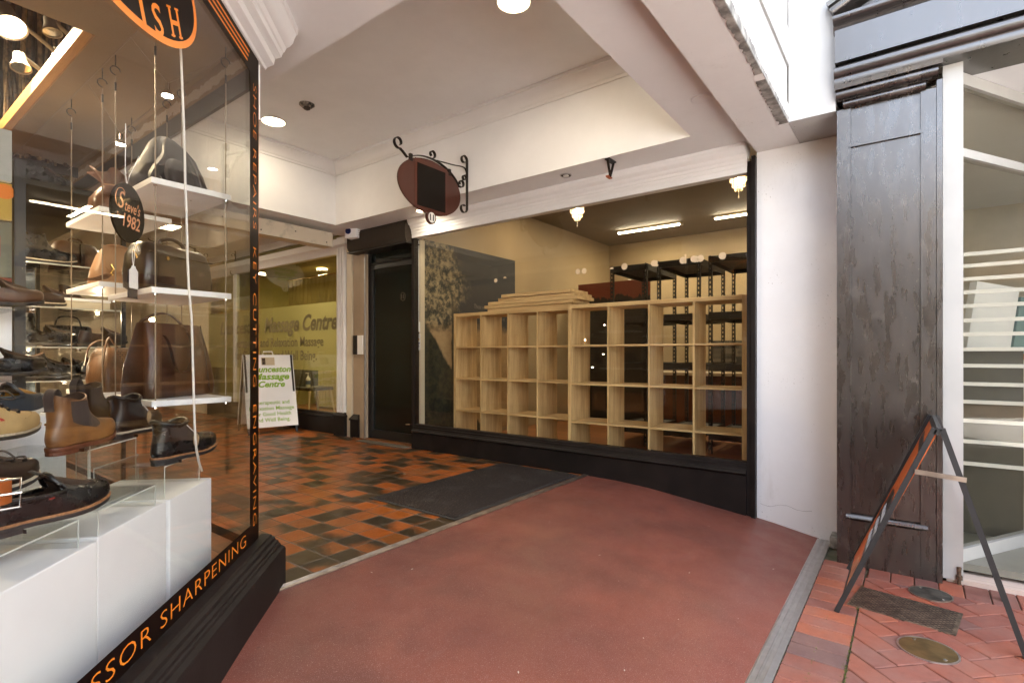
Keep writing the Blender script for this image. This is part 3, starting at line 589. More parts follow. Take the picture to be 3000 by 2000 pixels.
k = NT('woven_mesh'); v = k.coord(); s = k.sep(v); a = k.math('MULTIPLY', k.math('SINE', k.math('MULTIPLY', s[1], 330.)), k.math('SINE', k.math('MULTIPLY', s[2], 420.)))
k.set(Base_Color=k.mix(k.smooth(a, -.1, .4), (.012, .009, .006), (.075, .052, .032)), Roughness=.6); k.bump(a, .8, .004); M['mesh'] = k.m
bm = NB(); prism(bm, [(4.20, 2.455), (4.18, 2.50), (4.18, 2.66), (4.2, 2.695), (4.44, 2.695), (4.44, 2.445), (4.23, 2.44)], (0, 4.735, 0), (0, 5.86, 0), X, Z); obj('mesh_cover', bm, 'mesh', mb)
bm = NB(); box(bm, 4.19, 4.42, 4.725, 5.87, 2.425, 2.439); obj('bottom_rail', bm, 'black', mb)
# posts between the door and the massage shop
M['beige'] = mat('beige_post_paint', (.36, .27, .18), .5, var=.06); M['creampost'] = mat('cream_post_paint', (.62, .54, .40), .45, var=.04)
po = thing('door_post', 'beige panelled post between the dark door and massage shop', 'post', (4.36, 5.85, 0))
bm = NB(); box(bm, 4.335, 4.44, 5.70, 5.80, 0, 2.44); box(bm, 4.36, 4.44, 5.802, 5.97, 0, 2.9); obj('shaft', bm, 'beige', po, bev=.003)
bm = NB(); box(bm, 4.33, 4.345, 5.69, 5.702, 0, 2.44); obj('edge_strip', bm, 'alu', po)
def pyr(bm, x0, x1, y0, y1, h, hh):
    box(bm, x0, x1, y0, y1, 0, h); a = [bm.verts.new(p) for p in ((x0-.012, y0-.012, h), (x1, y0-.012, h), (x1, y1+.012, h), (x0-.012, y1+.012, h))]; b = [bm.verts.new(p) for p in ((x0-.012, y0-.012, h+.02), (x1, y0-.012, h+.02), (x1, y1+.012, h+.02), (x0-.012, y1+.012, h+.02))]; cc_ = [bm.verts.new(p) for p in ((x0+.03, y0+.03, h+hh), (x1, y0+.03, h+hh), (x1, y1-.03, h+hh), (x0+.03, y1-.03, h+hh))]; loft(bm, [a, b, cc_])
bm = NB(); pyr(bm, 4.315, 4.44, 5.81, 5.98, .23, .08); obj('base_block', bm, 'blackpaint', po)
bm = NB(); box(bm, 4.32, 4.334, 5.72, 5.83, 1.11, 1.36); obj('switch_plate', bm, 'whitevinyl', po, bev=.004)
bm = NB(); box(bm, 4.325, 4.36, 5.835, 5.93, 1.11, 1.36); obj('lock_box', bm, 'black', po)
p2 = thing('white_column', 'white fluted column at the edge of the massage shop window', 'column', (4.37, 6.2, 0))
bm = NB(); box(bm, 4.34, 4.44, 6.12, 6.32, .3, 2.72); 
for i in range(3): rbox(bm, 4.325, 4.345, 6.135+i*.06, 6.175+i*.06, .3, 2.6, .006)
obj('shaft', bm, 'trimwhite', p2); bm = NB(); pyr(bm, 4.30, 4.44, 6.09, 6.33, .26, .06); obj('base_block', bm, 'blackpaint', p2)
bm = NB(); box(bm, 4.345, 4.44, 5.99, 6.10, 0, 2.9); obj('side_jamb', bm, 'creampost', p2)
bm = NB(); prism(bm, [(.05, 2.5), (-.03, 2.5), (-.06, 2.57), (-.10, 2.60), (-.11, 2.68), (.05, 2.68)], (4.39, 6.05, 0), (4.39, 10.4, 0), X, Z); obj('capital', bm, 'trimwhite', p2, smooth=30)
# security camera box
p = at_x(1048, 683, 4.22); t = thing('security_camera', 'boxy white security camera with blue lens on a small bracket', 'security camera', tuple(p)); m = Matrix.Translation((p.x-.05, p.y, p.z)) @ Matrix.Rotation(.35, 4, 'Z')
bm = NB(); rbox(bm, -.09, .11, -.085, .085, -.085, .075, .012, m); obj('housing', bm, 'whitebox', t, smooth=40)
bm = NB(); disc(bm, m @ Vector((-.091, .03, .0)), m.to_3x3() @ (-Y), Z, .04, n=24, thick=.008); obj('lens', bm, mat('blue_lens', (.01, .02, .10), .1), t)
bm = NB()
for i in range(4):
    for j in range(6): box(bm, -.04+j*.022, -.028+j*.022, -.0875, -.0852, -.05+i*.025, -.038+i*.025, m)
obj('speaker_slots', bm, 'beige', t); bm = NB(); tube(bm, [m @ Vector((.03, 0, -.084)), m @ Vector((.05, 0, -.13)), m @ Vector((.14, 0, -.16))], .02, 8); obj('bracket', bm, 'whitebox', t)
# shutter housing across the corridor
bx = thing('shutter_housing', 'long dusty cream shutter housing hung across the corridor', 'shutter box', (2.6, 5.95, 2.48)); bm = NB(); box(bm, 1.26, 3.97, 5.86, 6.05, 2.475, 2.652); obj('housing', bm, mat('stained_cream_metal', (.66, .58, .45), .5, var=.2, vs=7, thr=(.25, .45)), bx, bev=.004)
for i in range(5): bm = NB(); lathe(bm, [(.008, 0), (.008, .004)], Matrix.Translation((2.2+i*.42, 5.86, 2.52+.06*(i % 2))) @ Matrix.Rotation(PI/2, 4, 'X'), 10); obj('screw', bm, 'iron', bx)
# ================================================================== massage shop window (plane x = 4.4, y 6.3 .. 9.2)
ms = thing('massage_shopfront', 'massage shop window with frosted lettered band over a black stallboard', 'shopfront', (XD, 7.8, 0))
bm = NB(); prism(bm, [(.05, 0), (-.03, 0), (-.03, .22), (-.05, .235), (-.035, .255), (-.02, .26), (-.02, .29), (.05, .29)], (XD, 6.33, 0), (XD, 10.38, 0), X, Z); obj('stallboard', bm, 'blackpaint', ms)
bm = NB(); box(bm, XD-.004, XD+.004, 6.325, 10.38, .292, 2.52); obj('glass_pane', bm, 'glassyellow', ms)
k = NT('frosted_film'); k.n.remove(k.b); tr = k.n.new('ShaderNodeBsdfTransparent'); df = k.n.new('ShaderNodeBsdfDiffuse'); tl = k.n.new('ShaderNodeBsdfTranslucent'); ma = k.n.new('ShaderNodeMixShader'); mb_ = k.n.new('ShaderNodeMixShader')
df.inputs[0].default_value = (.68, .66, .50, 1); tl.inputs[0].default_value = (.80, .77, .58, 1); tr.inputs[0].default_value = (.5, .48, .3, 1); ma.inputs[0].default_value = .55; mb_.inputs[0].default_value = .12
k.t.links.new(df.outputs[0], ma.inputs[1]); k.t.links.new(tl.outputs[0], ma.inputs[2]); k.t.links.new(ma.outputs[0], mb_.inputs[1]); k.t.links.new(tr.outputs[0], mb_.inputs[2]); k.t.links.new(mb_.outputs[0], k.o.inputs[0]); M['frost'] = k.m
bm = NB(); box(bm, XD+.006, XD+.007, 6.325, 10.36, .88, 1.855); obj('frosted_band', bm, 'frost', ms)
bm = NB(); xt = XD-.006
text(bm, 'Launceston', (xt, 8.52, 1.47), -Y, Z, h=.21, align='R', shear=.28, bold=.025); text(bm, 'Massage Centre', (xt, 6.37, 1.47), -Y, Z, w=2.0, h=.23, align='R', shear=.28, bold=.03)
text(bm, 'Therapeutic and Relaxation Massage', (xt, 6.71, 1.235), -Y, Z, w=2.75, h=.14, align='R', bold=.018); text(bm, 'For Good Health and Well Being.', (xt, 6.88, 1.03), -Y, Z, w=2.5, h=.14, align='R', bold=.018)
obj('window_lettering', bm, 'frosttext', ms, clean=False)
bm = NB(); box(bm, XD-.03, XD+.04, 9.29, 9.37, .292, 2.52); obj('mullion', bm, 'trimwhite', ms, bev=.004)
M['olivewall'] = mat('olive_wall', (.30, .25, .07), .7, var=.08); M['curtain'] = mat('cream_curtain', (.55, .45, .22), .85, var=.1)
mr = thing('massage_shop_interior', 'olive walled interior of the massage shop', 'room', (5.5, 7.8, 0)); bm = NB(); box(bm, 6.8, 6.9, 6.0, 10.6, 0, 2.8); box(bm, 4.45, 6.9, 5.97, 6.1, 0, 2.8); box(bm, 4.45, 6.9, 10.4, 10.5, 0, 2.8); obj('wall', bm, 'olivewall', mr)
bm = NB(); box(bm, 4.42, 6.9, 6.0, 10.5, 2.69, 2.78); obj('ceiling_panel', bm, mat('olive_ceiling', (.26, .22, .09), .7), mr); bm = NB(); box(bm, 4.45, 6.9, 6.0, 10.5, .0, .04); obj('floor_panel', bm, 'floorwood', mr)
p = (5.6, 8.6, 2.68); downlight(p, .09, 'small lit downlight inside the massage shop', True, 'lamps inside the massage shop'); lamp('AREA', (5.6, 8.6, 2.65), 3.4, WARM, .2, (5.6, 8.6, 0)); p = (5.3, 6.7, 2.68); downlight(p, .06, 'lit downlight by the massage shop column', True, 'lamps inside the massage shop'); lamp('AREA', (5.3, 6.7, 2.65), 3.4, WARM, .2, (5.3, 6.7, 0))
def drape(name, label, x, y0, y1, z0, z1, amp, n, group):
    t = thing(name, label, 'curtain', (x, (y0+y1)/2, z0), 0, group); bm = NB(); N_ = n*8; rows = []
    for zi in range(5):
        z = z0+(z1-z0)*zi/4; rows.append([bm.verts.new((x+amp*(1.2-.5*zi/4)*math.sin(2*PI*i/8+.4*math.sin(i*.37))+.01*math.sin(i*.9+zi), y0+(y1-y0)*i/N_, z)) for i in range(N_+1)])
    for a, b in zip(rows, rows[1:]):
        for i in range(N_): bm.faces.new((a[i], a[i+1], b[i+1], b[i]))
    obj('cloth', bm, 'curtain', t, smooth=80); bm = NB(); tube(bm, [(x, y0-.05, z1+.015), (x, y1+.05, z1+.015)], .012, 8); obj('rail', bm, 'brass', t)
drape('curtain', 'short pleated cream curtain hung high inside the massage shop', 5.3, 7.2, 9.2, 1.9, 2.47, .03, 16, 'curtains in the massage shop'); drape('curtain', 'long cream curtain hanging low behind the massage shop chair', 6.0, 8.45, 9.35, .1, 1.6, .04, 9, 'curtains in the massage shop')
ch = thing('side_chair', 'dark seated chair with pale splayed legs in the massage shop', 'chair', (5.5, 8.75, .04)); bm = NB(); rbox(bm, 5.28, 5.78, 8.5, 9.03, .46, .52, .02); rbox(bm, 5.28, 5.78, 8.99, 9.05, .52, .92, .02); obj('seat', bm, 'darkgrey', ch, smooth=40)
for sx in (5.32, 5.74):
    for sy in (8.55, 8.97): bm = NB(); tube(bm, [(sx, sy, .46), (sx+(sx-5.53)*.25, sy+(sy-8.76)*.25, .04)], [.024, .014], 10); obj('leg', bm, 'creampost', ch)
sb = thing('sanitiser_bottle', 'white pump sanitiser bottle standing on the massage shop chair', 'bottle', (5.38, 8.70, .52)); m = Matrix.Translation((5.38, 8.70, .521)); bm = NB(); lathe(bm, [(.038, 0), (.04, .01), (.04, .15), (.03, .175), (.016, .185)], m, 20); obj('body', bm, 'whitebox', sb, smooth=40); bm = NB(); lathe(bm, [(.018, .186), (.018, .205), (.007, .207), (.007, .245)], m, 14); rbox(bm, -.05, .012, -.01, .01, .245, .26, .004, m); obj('pump', bm, 'whitebox', sb); bm = NB(); lathe(bm, [(.0408, .05), (.0408, .12)], m, 20, cap=False); obj('paper_label', bm, mat('blue_label', (.12, .2, .42), .5), sb)
# ================================================================== hanging bracket signs
def scroll(c, r, a0, turns, n=22, right=X, up=Z, shrink=.45):
    return [Vector(c)+right*math.cos(a0+turns*2*PI*i/n)*r*(1-shrink*i/n)+up*math.sin(a0+turns*2*PI*i/n)*r*(1-shrink*i/n) for i in range(n+1)]
def bracket_sign(y, label, xw, panel=True, txt=None, xc=3.36, zc=2.615):
    t = thing('hanging_sign', label, 'hanging sign', (xw, y, 2.5), 0, 'oval signs on scrolled brackets')
    bw = .028; fl = (bw, .006, Y); bm = NB()
    xp = xw-.012
    tube(bm, [(xp, y, 2.52+.0), (xp, y, 3.0)], 0, flat=fl); top = scroll((xp-.045, y, 3.0), .045, 0, .85); tube(bm, top, 0, flat=fl); bot = scroll((xp-.05, y, 2.53), .05, 0, -.85); tube(bm, bot, 0, flat=fl)
    obj('wall_bar', bm, 'iron', t)
    bm = NB(); arc = [Vector((xc+.405*math.cos(a), y, zc+.265*math.sin(a))) for a in [math.radians(22+i*6.2) for i in range(19)]]
    end = scroll(arc[0]+Vector((.03, 0, .045)), .04, -2.2, .95); st = scroll(arc[-1]+Vector((-.10, 0, .10)), .052, -1.2, -.9)
    tube(bm, end[::-1]+arc+[arc[-1]+Vector((-.05, 0, .035))]+st, 0, flat=fl); tube(bm, scroll((xc+.02, y, zc+.31), .038, -PI/2, .92), 0, flat=fl)
    tube(bm, curve([(xc+.07, y, zc+.268), (xw-.22, y, zc+.29), (xw-.06, y, zc+.31), (xw-.015, y, zc+.27)], 6), 0, flat=(bw*.6, .006, Y)); tube(bm, scroll((xw-.05, y, zc+.21), .03, 0, .95), 0, flat=fl)
    obj('scroll_arm', bm, 'iron', t)
    bm = NB(); n = 56; out = [(xc+.388*math.cos(2*PI*i/n), zc+.245*math.sin(2*PI*i/n)) for i in range(n)]; prism(bm, out, (0, y-.008, 0), (0, y+.008, 0), X, Z); lathe(bm, [(.062, -.0078), (.062, .0078)], Matrix.Translation((xc-.0, y, zc-.268)) @ Matrix.Rotation(PI/2, 4, 'X'), 28)
    bd = obj('sign_board', bm, 'brownsign' if panel else 'whitevinyl', t, bev=.0)
    for x in (xc-.24, xc+.24):
        bm = NB(); tube(bm, [(x, y, zc+.17), (x, y, zc+.235)], 0, flat=(.03, .022, X)); obj('hanger_clip', bm, 'iron', t)
    for sgn in (-1, 1):
        if panel:
            bm = NB(); box(bm, xc-.20, xc+.20, y+sgn*.009, y+sgn*.0115, zc-.215, zc+.215); obj('face_frame', bm, mat('reddish_frame', (.085, .021, .010), .3), t)
            bm = NB(); box(bm, xc-.175, xc+.175, y+sgn*.012, y+sgn*.0145, zc-.195, zc+.18); obj('blank_panel', bm, 'blackpanel', bd)
        else:
            bm = NB(); rt = X if sgn < 0 else -X
            for s_, dz, h in (('Launceston', .05, .075), ('Massage', -.03, .085), ('Centre', -.12, .075)): text(bm, s_, (xc, y+sgn*.0095, zc+dz), rt, Z, h=h, align='C', shear=.28, bold=.03, thick=0)
            obj('sign_lettering', bm, 'greentext', bd, clean=False)
        bm = NB(); disc(bm, (xc, y+sgn*.0155 if panel else y+sgn*.0095, zc-.272), X, Z, .043, .047, n=28); nd = obj('number_disc', bm, 'whitevinyl', bd, clean=False)
        bm = NB(); text(bm, '11' if panel else '12', (xc, y+sgn*(.0165 if panel else .0105), zc-.298), X if sgn < 0 else -X, Z, h=.055, align='C', bold=.035, thick=0); obj('number', bm, 'black', bd, clean=False)
    return t
bracket_sign(3.463, 'brown oval hanging sign with a blank black panel and number 11', RX1)
bracket_sign(9.33, 'white oval hanging sign with green massage centre lettering', XD, False, xc=3.5)
# small empty bracket on the soffit edge
p = at_z(1790, 470, ZS); t = thing('empty_bracket', 'small black V shaped bracket with an orange tip under the soffit', 'bracket', (3.9, p.y, 2.55)); bm = NB(); x = 3.885
box(bm, x-.012, x+.11, p.y-.022, p.y+.022, 2.688, 2.6985); tube(bm, [(x+.0, p.y, 2.69), (x+.045, p.y, 2.56), (x+.105, p.y, 2.69)], 0, flat=(.02, .008, Y)); obj('bar', bm, 'iron', t)
bm = NB(); prism(bm, [(-.05, .0), (.012, -.004), (.016, .012), (-.01, .0), (-.05, .012)], (x+.04, p.y-.014, 2.548), (x+.04, p.y+.014, 2.548), X, Z); obj('tip', bm, mat('rust_orange', (.36, .09, .025), .5), t)
# ================================================================== A-frame signs
def a_frame(name, label, org, rz, w, hgt, spread, board_m, frame_m, bw=.028):
    t = thing(name, label, 'sandwich board', org, rz); top = hgt
    for sgn in (1, -1):
        m = Matrix(((1, 0, 0, 0), (0, 1, 0, 0), (0, 0, 1, 0), (0, 0, 0, 1))); foot = spread[0] if sgn > 0 else -spread[1]; d = Vector((0, -foot, top)).normalized(); ln = Vector((0, foot, top)).length; nn = Vector((0, d.z, -d.y))*sgn
        for sx in (-1, 1):
            bm = NB(); tube(bm, [Vector((sx*(w/2-bw/2), foot, 0)), Vector((sx*(w/2-bw/2), sgn*.014, top))], 0, flat=(bw, .022, X)); obj('leg', bm, frame_m, t, local=True, bev=.002)
        yield t, sgn, foot, d, ln, nn
PA = at_z(2450, 1795, ZP); org = (3.475, -.12+.013, ZP)
g = a_frame('sandwich_board', 'worn orange and black A frame board seen edge on by the pilaster', org, 0, .69, .965, (.405, .295), None, 'rubber', .026)
M['posterorange'] = mat('orange_poster', (.62, .13, .02), .42, var=.1, vs=5); M['posterblack'] = mat('poster_black', (.03, .027, .025), .4, var=.2); M['postersmear'] = mat('poster_pale_orange', (.66, .27, .13), .5, var=.3, vs=8)
for t, sgn, foot, d, ln, nn in g:
    if sgn > 0:
        f0 = Vector((0, foot, 0)); nn = Vector((0, d.z, -d.y))
        def fp(u, s, o=0.): return f0+X*u+d*s+nn*o
        def panel(nm, poly, o0, o1, mm, **k_):
            bm = NB(); a = [bm.verts.new(fp(u, s, o0)) for u, s in poly]; b = [bm.verts.new(fp(u, s, o1)) for u, s in poly]; loft(bm, [a, b]); return obj(nm, bm, mm, t, local=True, **k_)
        panel('board', [(-.317, .10), (.317, .10), (.317, ln-.01), (-.317, ln-.01)], -.006, .006, 'posterorange')
        panel('poster_band', [(-.30, .86), (.25, .9), (.25, .96), (-.05, .93), (-.30, .94)], .0065, .008, 'posterblack')
        panel('poster_patch', [(-.31, .26), (.05, .30), (.22, .44), (.18, .60), (-.05, .62), (-.31, .50)], .0065, .008, 'posterblack')
        panel('poster_streak', [(-.31, .64), (-.2, .64), (-.12, .80), (-.18, .90), (-.31, .84)], .0065, .008, 'posterblack')
        panel('poster_pale_corner', [(-.31, .11), (.1, .11), (.0, .22), (-.31, .25)], .0065, .008, 'postersmear')
        panel('top_rail', [(-.345, ln-.03), (.345, ln-.03), (.345, ln+.002), (-.345, ln+.002)], -.012, .0085, 'rubber')
        panel('bottom_rail', [(-.33, .075), (.33, .075), (.33, .10), (-.33, .10)], -.010, .0085, 'rubber')
        bm = NB()
        for q in range(3):       # faded chalk scribble, not readable in the photo
            for i in range(5): tube(bm, curve([fp(-.24+i*.07, .32+q*.08, .009), fp(-.22+i*.07, .37+q*.08, .009), fp(-.21+i*.07, .33+q*.08, .009), fp(-.19+i*.07, .35+q*.08, .009)], 4), .0025, 5)
        obj('chalk_scribble', bm, mat('chalk', (.5, .5, .52), .9), t, local=True)
        sp = t
bm = NB(); tube(bm, [(-.348, .088, .756), (-.348, .06, .755), (-.348, -.098, .742)], 0, flat=(.006, .022, X)); obj('brace', bm, 'brassalu', sp, local=True)
# massage sandwich board
a0 = Vector((3.62, 7.40, 0)); a1 = Vector((4.30, 7.24, 0)); ang = math.atan2(a1.y-a0.y, a1.x-a0.x)
g = a_frame('sandwich_board', 'white A frame board with green massage centre lettering', tuple((a0+a1)/2+Vector((0, .12, 0))), ang, .66, 1.10, (.30, .30), None, 'black')
for t, sgn, foot, d, ln, nn in g:
    f0 = Vector((0, foot, 0)); nn = Vector((0, -d.z, d.y)) if sgn < 0 else Vector((0, d.z, -d.y))
    bm = NB(); a = [bm.verts.new(f0+X*u+d*s+nn*.012) for u, s in ((-.34, .09), (.34, .09), (.34, ln), (-.34, ln))]; b = [bm.verts.new(f0+X*u+d*s+nn*.018) for u, s in ((-.34, .09), (.34, .09), (.34, ln), (-.34, ln))]; loft(bm, [a, b]); bo = obj('board', bm, 'whitebox', t, local=True)
    if sgn < 0:
        bm = NB(); o = lambda u, s: f0+X*u+d*s+nn*.0195
        for s_, q, h in (('Launceston', .885, .083), ('Massage', .775, .088), ('Centre', .665, .083)): text(bm, s_, o(0.02, q), X, d, h=h, w={'L': .56, 'M': .50, 'C': .36}[s_[0]], align='C', shear=.28, bold=.035, thick=0)
        for i, s_ in enumerate(('Therapeutic and', 'Relaxation Massage', 'For Good Health', 'and Well Being.')): text(bm, s_, o(0.0, .415-i*.082), X, d, w=(.48, .60, .50, .47)[i], h=.052, align='C', bold=.012, thick=0)
        obj('board_lettering', bm, 'greentext', bo, local=True, clean=False)
        bm = NB(); bm.faces.new([bm.verts.new(o(u, s)) for u, s in ((-.10, .985), (.08, .985), (.08, 1.10), (-.10, 1.10))]); obj('pinned_card', bm, mat('buff_card', (.60, .50, .36), .7), bo, local=True, clean=False)
        bm = NB(); bm.faces.new([bm.verts.new(o(u, s)+nn*.001) for u, s in ((-.09, .995), (-.045, .995), (-.045, 1.09), (-.09, 1.09))]); obj('card_picture', bm, mat('dark_card_print', (.12, .07, .03), .6, var=.5, vs=60), bo, local=True, clean=False)
        bm = NB(); tube(bm, [f0+X*u+d*s+nn*.005 for u, s in ((-.07, ln), (-.06, ln+.05), (.06, ln+.05), (.07, ln))], .008, 8); obj('carry_handle', bm, 'whitebox', t, local=True)
# ================================================================== interior of the empty shop on the right
ri_ = thing('empty_shop_interior', 'cream walled interior of the empty shop behind the display window', 'room', (6.9, 2.7, 0))
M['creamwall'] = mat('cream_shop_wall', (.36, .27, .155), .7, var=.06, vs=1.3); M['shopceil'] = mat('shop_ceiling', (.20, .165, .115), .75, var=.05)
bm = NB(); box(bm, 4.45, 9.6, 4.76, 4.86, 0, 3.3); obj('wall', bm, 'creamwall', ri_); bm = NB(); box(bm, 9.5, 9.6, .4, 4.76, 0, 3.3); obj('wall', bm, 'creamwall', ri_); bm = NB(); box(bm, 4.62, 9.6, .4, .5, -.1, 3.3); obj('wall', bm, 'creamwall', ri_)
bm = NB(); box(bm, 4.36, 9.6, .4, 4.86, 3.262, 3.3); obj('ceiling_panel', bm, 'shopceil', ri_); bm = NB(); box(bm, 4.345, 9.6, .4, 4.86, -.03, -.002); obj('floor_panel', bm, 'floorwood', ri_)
bm = NB(); box(bm, 4.33, 4.6, .93, 4.735, 2.702, 3.26); obj('lintel', bm, 'creamwall', ri_); bm = NB(); box(bm, 4.4, 4.47, 4.71, 4.757, 0, 2.49); obj('corner_post', bm, 'creampost', ri_)
# mural of a tree on a hillside
k = NT('night_mural'); v = k.coord(); s = k.sep(v)
n1 = k.noise(v, 3.2, 7, .68); n2 = k.noise(v, 13, 6, .75)
tree = k.smooth(k.math('ADD', k.math('MULTIPLY', k.math('SUBTRACT', k.math('SUBTRACT', 5.2, s[0]), k.math('MULTIPLY', k.math('ABSOLUTE', k.math('SUBTRACT', s[2], 1.9)), .35)), .8), k.math('SUBTRACT', n1, .42)), -.05, .25)
leaf = k.mix(k.smooth(n2, .42, .62), (.012, .015, .012), (.30, .235, .13))
sky = k.mix(k.smooth(s[2], 1.1, 2.5), (.015, .020, .033), (.012, .012, .017))
c = k.mix(tree, sky, leaf)
hill = k.math('SUBTRACT', k.math('ADD', k.math('MULTIPLY', k.math('SUBTRACT', 5.35, s[0]), 1.35), .55), k.math('ADD', s[2], k.math('MULTIPLY', n1, .25)))
sand = k.smooth(k.math('ADD', k.math('SUBTRACT', 1.45, s[2]), k.math('MULTIPLY', n2, .3)), .05, .25)
c = k.mix(sand, c, k.mix(k.smooth(n1, .3, .7), (.30, .19, .09), (.44, .30, .15)))
c = k.mix(k.smooth(hill, -.02, .05), c, k.mix(k.smooth(n2, .4, .65), (.008, .012, .009), (.05, .045, .02)))
trunk = k.math('MULTIPLY', k.smooth(k.math('ABSOLUTE', k.math('SUBTRACT', s[0], k.math('ADD', 4.98, k.math('MULTIPLY', n1, .1)))), .035, .055, 1., 0.), k.smooth(s[2], 1.9, 1.6))
c = k.mix(trunk, c, (.03, .022, .012)); k.set(Base_Color=c, Roughness=.6); M['mural'] = k.m
mu = thing('wall_mural', 'dark printed mural of a tree on a hillside, on the cream wall', 'mural', (5.4, 4.755, .1)); bm = NB(); box(bm, 4.5, 6.36, 4.748, 4.757, .05, 2.52)
for vtx in bm.verts: vtx.co.z -= 0
o = obj('printed_sheet', bm, 'mural', mu); o.data.transform(Matrix.Translation(mu.location)); o.location = -Vector(mu.location)
bm = NB(); text(bm, "Those who don't believe", (5.42, 4.746, 1.74), X, Z, w=.62, h=.06); text(bm, 'in magic will never find it', (5.42, 4.746, 1.60), X, Z, w=.68, h=.06); obj('mural_lettering', bm, mat('faint_chalk_text', (.22, .20, .19), .7), mu, clean=False)
# small card notice by the window edge, conduit
t = thing('payment_notice', 'small white payment card notice on the post inside the window', 'notice', (4.39, 4.725, 1.17)); bm = NB(); box(bm, 4.394, 4.3985, 4.711, 4.757, 1.16, 1.36); obj('card', bm, 'whitebox', t)
bm = NB(); text(bm, 'VISA', (4.393, 4.734, 1.20), -Y, Z, w=.036, h=.022, align='C', bold=.03); box(bm, 4.392, 4.3935, 4.714, 4.754, 1.235, 1.25); obj('blue_print', bm, mat('card_blue', (.02, .05, .25), .5), t, clean=False)
bm = NB(); disc(bm, (4.3925, 4.741, 1.29), -Y, Z, .010); obj('red_dot', bm, mat('card_red', (.5, .02, .02), .5), t, clean=False); bm = NB(); disc(bm, (4.392, 4.729, 1.29), -Y, Z, .010); obj('yellow_dot', bm, mat('card_yellow', (.65, .35, .02), .5), t, clean=False)
t = thing('cable_conduit', 'thin white cable conduit with switch up the left window post', 'conduit', (4.39, 4.72, 1.2)); bm = NB(); tube(bm, [(4.392, 4.735, 1.5), (4.392, 4.735, 2.48)], .006, 8); obj('pipe', bm, 'whitebox', t); bm = NB(); rbox(bm, 4.375, 4.398, 4.712, 4.755, 1.38, 1.5, .003); obj('switch_box', bm, 'whitebox', t)
# cube shelving units
def cube_unit(label, corner, rz, w=1.70, hgt=1.62, dep=.40):
    t = thing('cube_shelf_unit', label, 'shelf unit', corner, rz, 'oak cube shelf units in the window'); T_ = .038; tt = .017; n = 4
    bm = NB(); box(bm, 0, dep, 0, T_, 0, hgt); obj('side_panel', bm, 'oak_v', t, local=True, bev=.001); bm = NB(); box(bm, 0, dep, w-T_, w, 0, hgt); obj('side_panel', bm, 'oak_v', t, local=True, bev=.001)
    bm = NB(); box(bm, 0, dep, T_+.0005, w-T_-.0005, hgt-T_, hgt-.0005); obj('top_panel', bm, 'oak_h', t, local=True, bev=.001); bm = NB(); box(bm, 0, dep, T_+.0005, w-T_-.0005, .0005, T_); obj('bottom_panel', bm, 'oak_h', t, local=True, bev=.001)
    pw_, ph_ = (w-2*T_-3*tt)/4, (hgt-2*T_-3*tt)/4
    for i in range(3):
        y = T_+pw_*(i+1)+tt*i; bm = NB(); box(bm, .001, dep-.001, y, y+tt, T_+.0005, hgt-T_-.0005); obj('upright', bm, 'oak_v', t, local=True)
    for j in range(3):
        z = T_+ph_*(j+1)+tt*j; bm = NB()
        for i in range(4): y = T_+(pw_+tt)*i+.0005; box(bm, .004, dep-.002, y, y+pw_-.001, z, z+tt)
        obj('shelf', bm, 'oak_h', t, local=True)
    return t
cube_unit('right oak cube shelf unit, directly left of the black window post', (4.75, 1.10, 0), math.radians(3.2), 1.70, 1.615)
cube_unit('left oak cube shelf unit, with loose boards stacked on top', (4.80, 2.84, 0), math.radians(0), 1.70, 1.615)
for i, (a, b_, z, lab) in enumerate(((2.86, 4.02, 1.617, 'lowest loose oak board on the left shelf unit'), (2.84, 4.06, 1.655, 'second lowest loose oak board in the stack'), (2.78, 4.00, 1.693, 'middle loose oak board of the stack'), (2.82, 3.86, 1.731, 'fourth loose oak board from the bottom of the stack'), (2.86, 3.80, 1.769, 'top loose oak board on the stack'))):
    bm = NB(); x0 = 4.83+random.uniform(-.015, .015); box(bm, x0, x0+.36, a, b_, z, z+.034); o = obj('loose_board', bm, 'oak_h', bev=.001); tag(o, lab, 'board', 'loose boards stacked on the shelf unit')
# steel racks
k = NT('punched_post'); v = k.coord(); s = k.sep(v); f = k.math('SUBTRACT', k.math('FRACT', k.math('DIVIDE', s[2], .052)), .5)
k.set(Base_Color=(.018, .016, .014), Roughness=.45); M['rackblack'] = k.m; M['slot'] = mat('tan_slot_gap', (.50, .40, .25), .7)  # slot colour is a plain pale tan
M['rackboard'] = mat('rack_shelf_board', (.05, .04, .03), .6, var=.2)
def rack(label, yl_, yr, x0=6.0, dep=1.0, top=2.2):
    t = thing('steel_rack', label, 'storage rack', (x0, (yl_+yr)/2, 0), 0, 'black steel racks in the empty shop')
    for x in (x0, x0+dep-.035):
        for y in (yl_-.0, yr+.038):
            bm = NB(); hole = .010; z = .05
            # post built as two rails with rungs, so the row of slots is open
            box(bm, x, x+.002, y-.038, y-.026, 0, top); box(bm, x, x+.002, y-.012, y, 0, top); box(bm, x+.002, x+.036, y-.038, y-.036, 0, top)
            while z < top: box(bm, x+.0001, x+.0019, y-.0265, y-.0115, z, z+.026); z += .052
            obj('post', bm, 'rackblack', t)
    for z in (.16, .93, 1.50, top-.075):
        bm = NB(); e = .04
        for x in (x0-.004, x0+dep-.012): prism(bm, [(0, 0), (.012, .0), (.016, .03), (.012, .075), (0, .075)], (x, yr-.0, z), (x, yl_, z), X, Z)
        for y in (yr, yl_-.012): box(bm, x0+.012, x0+dep-.014, y, y+.012, z, z+.072)
        obj('beam', bm, 'rackblack', t); bm = NB(); box(bm, x0+.014, x0+dep-.014, yr+.013, yl_-.013, z+.045, z+.06); obj('shelf_board', bm, 'rackboard', t)
